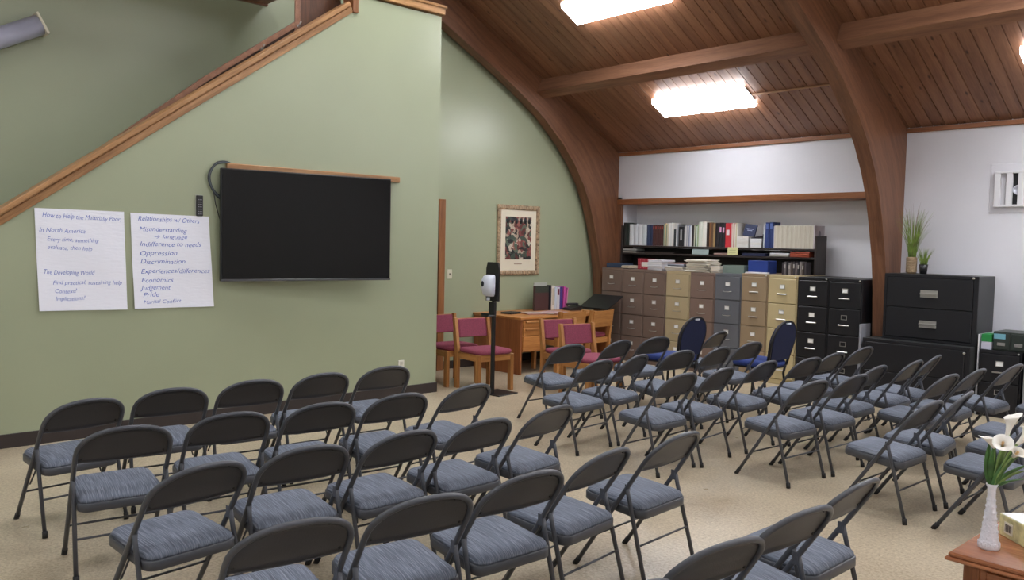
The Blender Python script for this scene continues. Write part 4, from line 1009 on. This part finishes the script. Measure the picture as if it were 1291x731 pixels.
def calla(tip, tilt, az, L, R0, label, openf=1.0):
    """tip = base of bloom in world; bloom axis tilted"""
    t = thing('calla_lily', label, 'flower', (VX, VY, VZ+.19), group='calla lilies in the white vase')
    b0 = Vector(tip)-Vector((VX, VY, VZ+.19))
    mb = MB(); mb.tube([(0, 0, 0), (b0.x*.2, b0.y*.2, b0.z*.4), (b0.x*.65, b0.y*.65, b0.z*.8), tuple(b0)], .0035, 6); mb.build('stem', M['leaf_light'], t)
    rot = Matrix.Rotation(az, 4, 'Z') @ Matrix.Rotation(tilt, 4, 'Y')
    n = 20; RR = []
    for j in range(8):
        f = j/7
        ring = []
        for k_ in range(n):
            a = 2*PI*k_/n; r_ = .005+(R0-.005)*(f**1.6)*openf
            lip = math.cos(a)
            r2_ = r_*(1+.28*f*max(0, lip)); z = L*f*(1+.0*lip) + (.018*max(0, lip)**2-.014*max(0, -lip))*f*f
            flare = (R0*.35*f**5)
            ring.append(tuple(b0 + (rot @ Vector(((r2_+flare)*math.cos(a), (r2_*.9+flare)*math.sin(a), z)))))
        RR.append(ring)
    mb = MB(); mb.rings(RR, False, True)
    bl = mb.build('bloom', M['petal'], t)
    md = bl.modifiers.new('thick', 'SOLIDIFY'); md.thickness = .0012
    mb = MB(); mb.tube([tuple(b0 + rot @ Vector((0, 0, L*.15))), tuple(b0 + rot @ Vector((0, 0, L*.85)))], [.003, .0045], 8); mb.build('spadix', M['spadix'], t)
calla((-.902, 3.088, .985), .22, .8, .075, .019, 'tallest white calla lily, standing up in the vase', .8)
calla((-.912, 3.085, .952), .95, -1.2, .042, .025, 'wide open white calla lily facing forward, low in the vase')
calla((-.932, 3.078, .945), .6, -2.6, .042, .014, 'small half-open calla lily at the left of the vase', .8)
calla((-.872, 3.10, .965), .75, .7, .07, .026, 'cream calla lily leaning to the right edge', .85)
calla((-.878, 3.088, .925), .9, -.8, .042, .018, 'drooping cream calla lily under the right one')
t = thing('bouquet_leaves', 'green leaves and stems spreading from the white vase', 'leaves', (VX, VY, VZ+.2))
def leafb(p1, p2, p3, wd, mat):
    pts = []; p0 = Vector((0, 0, 0)); p1, p2, p3 = map(Vector, (p1, p2, p3))
    mb = MB(); vs = []; fs = []; n = 10
    for i in range(n+1):
        f = i/n; p = p0*(1-f)**3+p1*3*f*(1-f)**2+p2*3*f*f*(1-f)+p3*f**3
        w_ = wd*math.sin(PI*min(1, f**.8))**.8+.0012; s = rt*w_
        vs += [tuple(p-s), tuple(p-fw*(w_*.25)), tuple(p+s)]
    for i in range(n):
        for k_ in range(2): fs.append((i*3+k_, i*3+k_+1, i*3+k_+4, i*3+k_+3))
    mb.add(vs, fs, True); o = mb.build('leaf', mat, t); md = o.modifiers.new('thick', 'SOLIDIFY'); md.thickness = .001
leafb((-.015, 0, .05), (-.02, -.01, .10), (-.012, 0, .17), .013, M['leaf'])
leafb((0, 0, .05), (-.005, -.01, .10), (.004, 0, .165), .014, M['leaf'])
leafb((.01, .0, .04), (.03, .01, .09), (.05, .03, .15), .013, M['leaf'])
leafb((.01, .01, .04), (.05, .04, .08), (.10, .09, .10), .014, M['leaf'])
leafb((.01, .01, .03), (.06, .05, .09), (.12, .11, .07), .012, M['leaf_light'])
leafb((.01, .01, .02), (.05, .05, .05), (.11, .10, .04), .014, M['leaf'])
leafb((.0, .01, .05), (.02, .03, .12), (.03, .05, .19), .012, M['leaf_light'])
leafb((.0, .01, .05), (.03, .03, .10), (.07, .07, .13), .015, M['leaf'])
t = thing('tissue_box', 'yellow-green tissue box beside the white vase', 'tissue box', (-.835, 3.24, .6), -.70)
mb = MB(); mb.box(-.115, .115, -.06, .06, 0, .075, .002); mb.build('carton', plain('tissue_carton', (206, 200, 150), .6, var=.12, scale=40), t)
MB().box(-.112, .112, -.057, .057, .075, .0765).build('carton_top', colm((226, 226, 224)), t)
mb = MB(); mb.box(-.085, -.04, -.0615, -.06, .015, .055); mb.build('barcode_patch', colm((226, 222, 206)), t)
mb = MB()
for i in range(8): mb.box(-.080+i*.0045, -.0785+i*.0045+.0012*(i % 2), -.0622, -.0615, .022, .048)
mb.build('barcode', colm((70, 66, 62)), t)
mb = MB(); vs = []; fs = []
RR = []
for j in range(6):
    f = j/5; RR.append([((.025+.012*math.sin(3*a+j))*(1-f*.55)*math.cos(a)*1.2, (.010+.006*math.cos(4*a+j))*(1-f*.4)*math.sin(a)*1.4, .076+.055*f+.008*math.sin(2*a+f*3)*f) for a in [2*PI*k_/18 for k_ in range(18)]])
mb.rings(RR); mb.build('tissue', colm((236, 236, 242), .8), t)
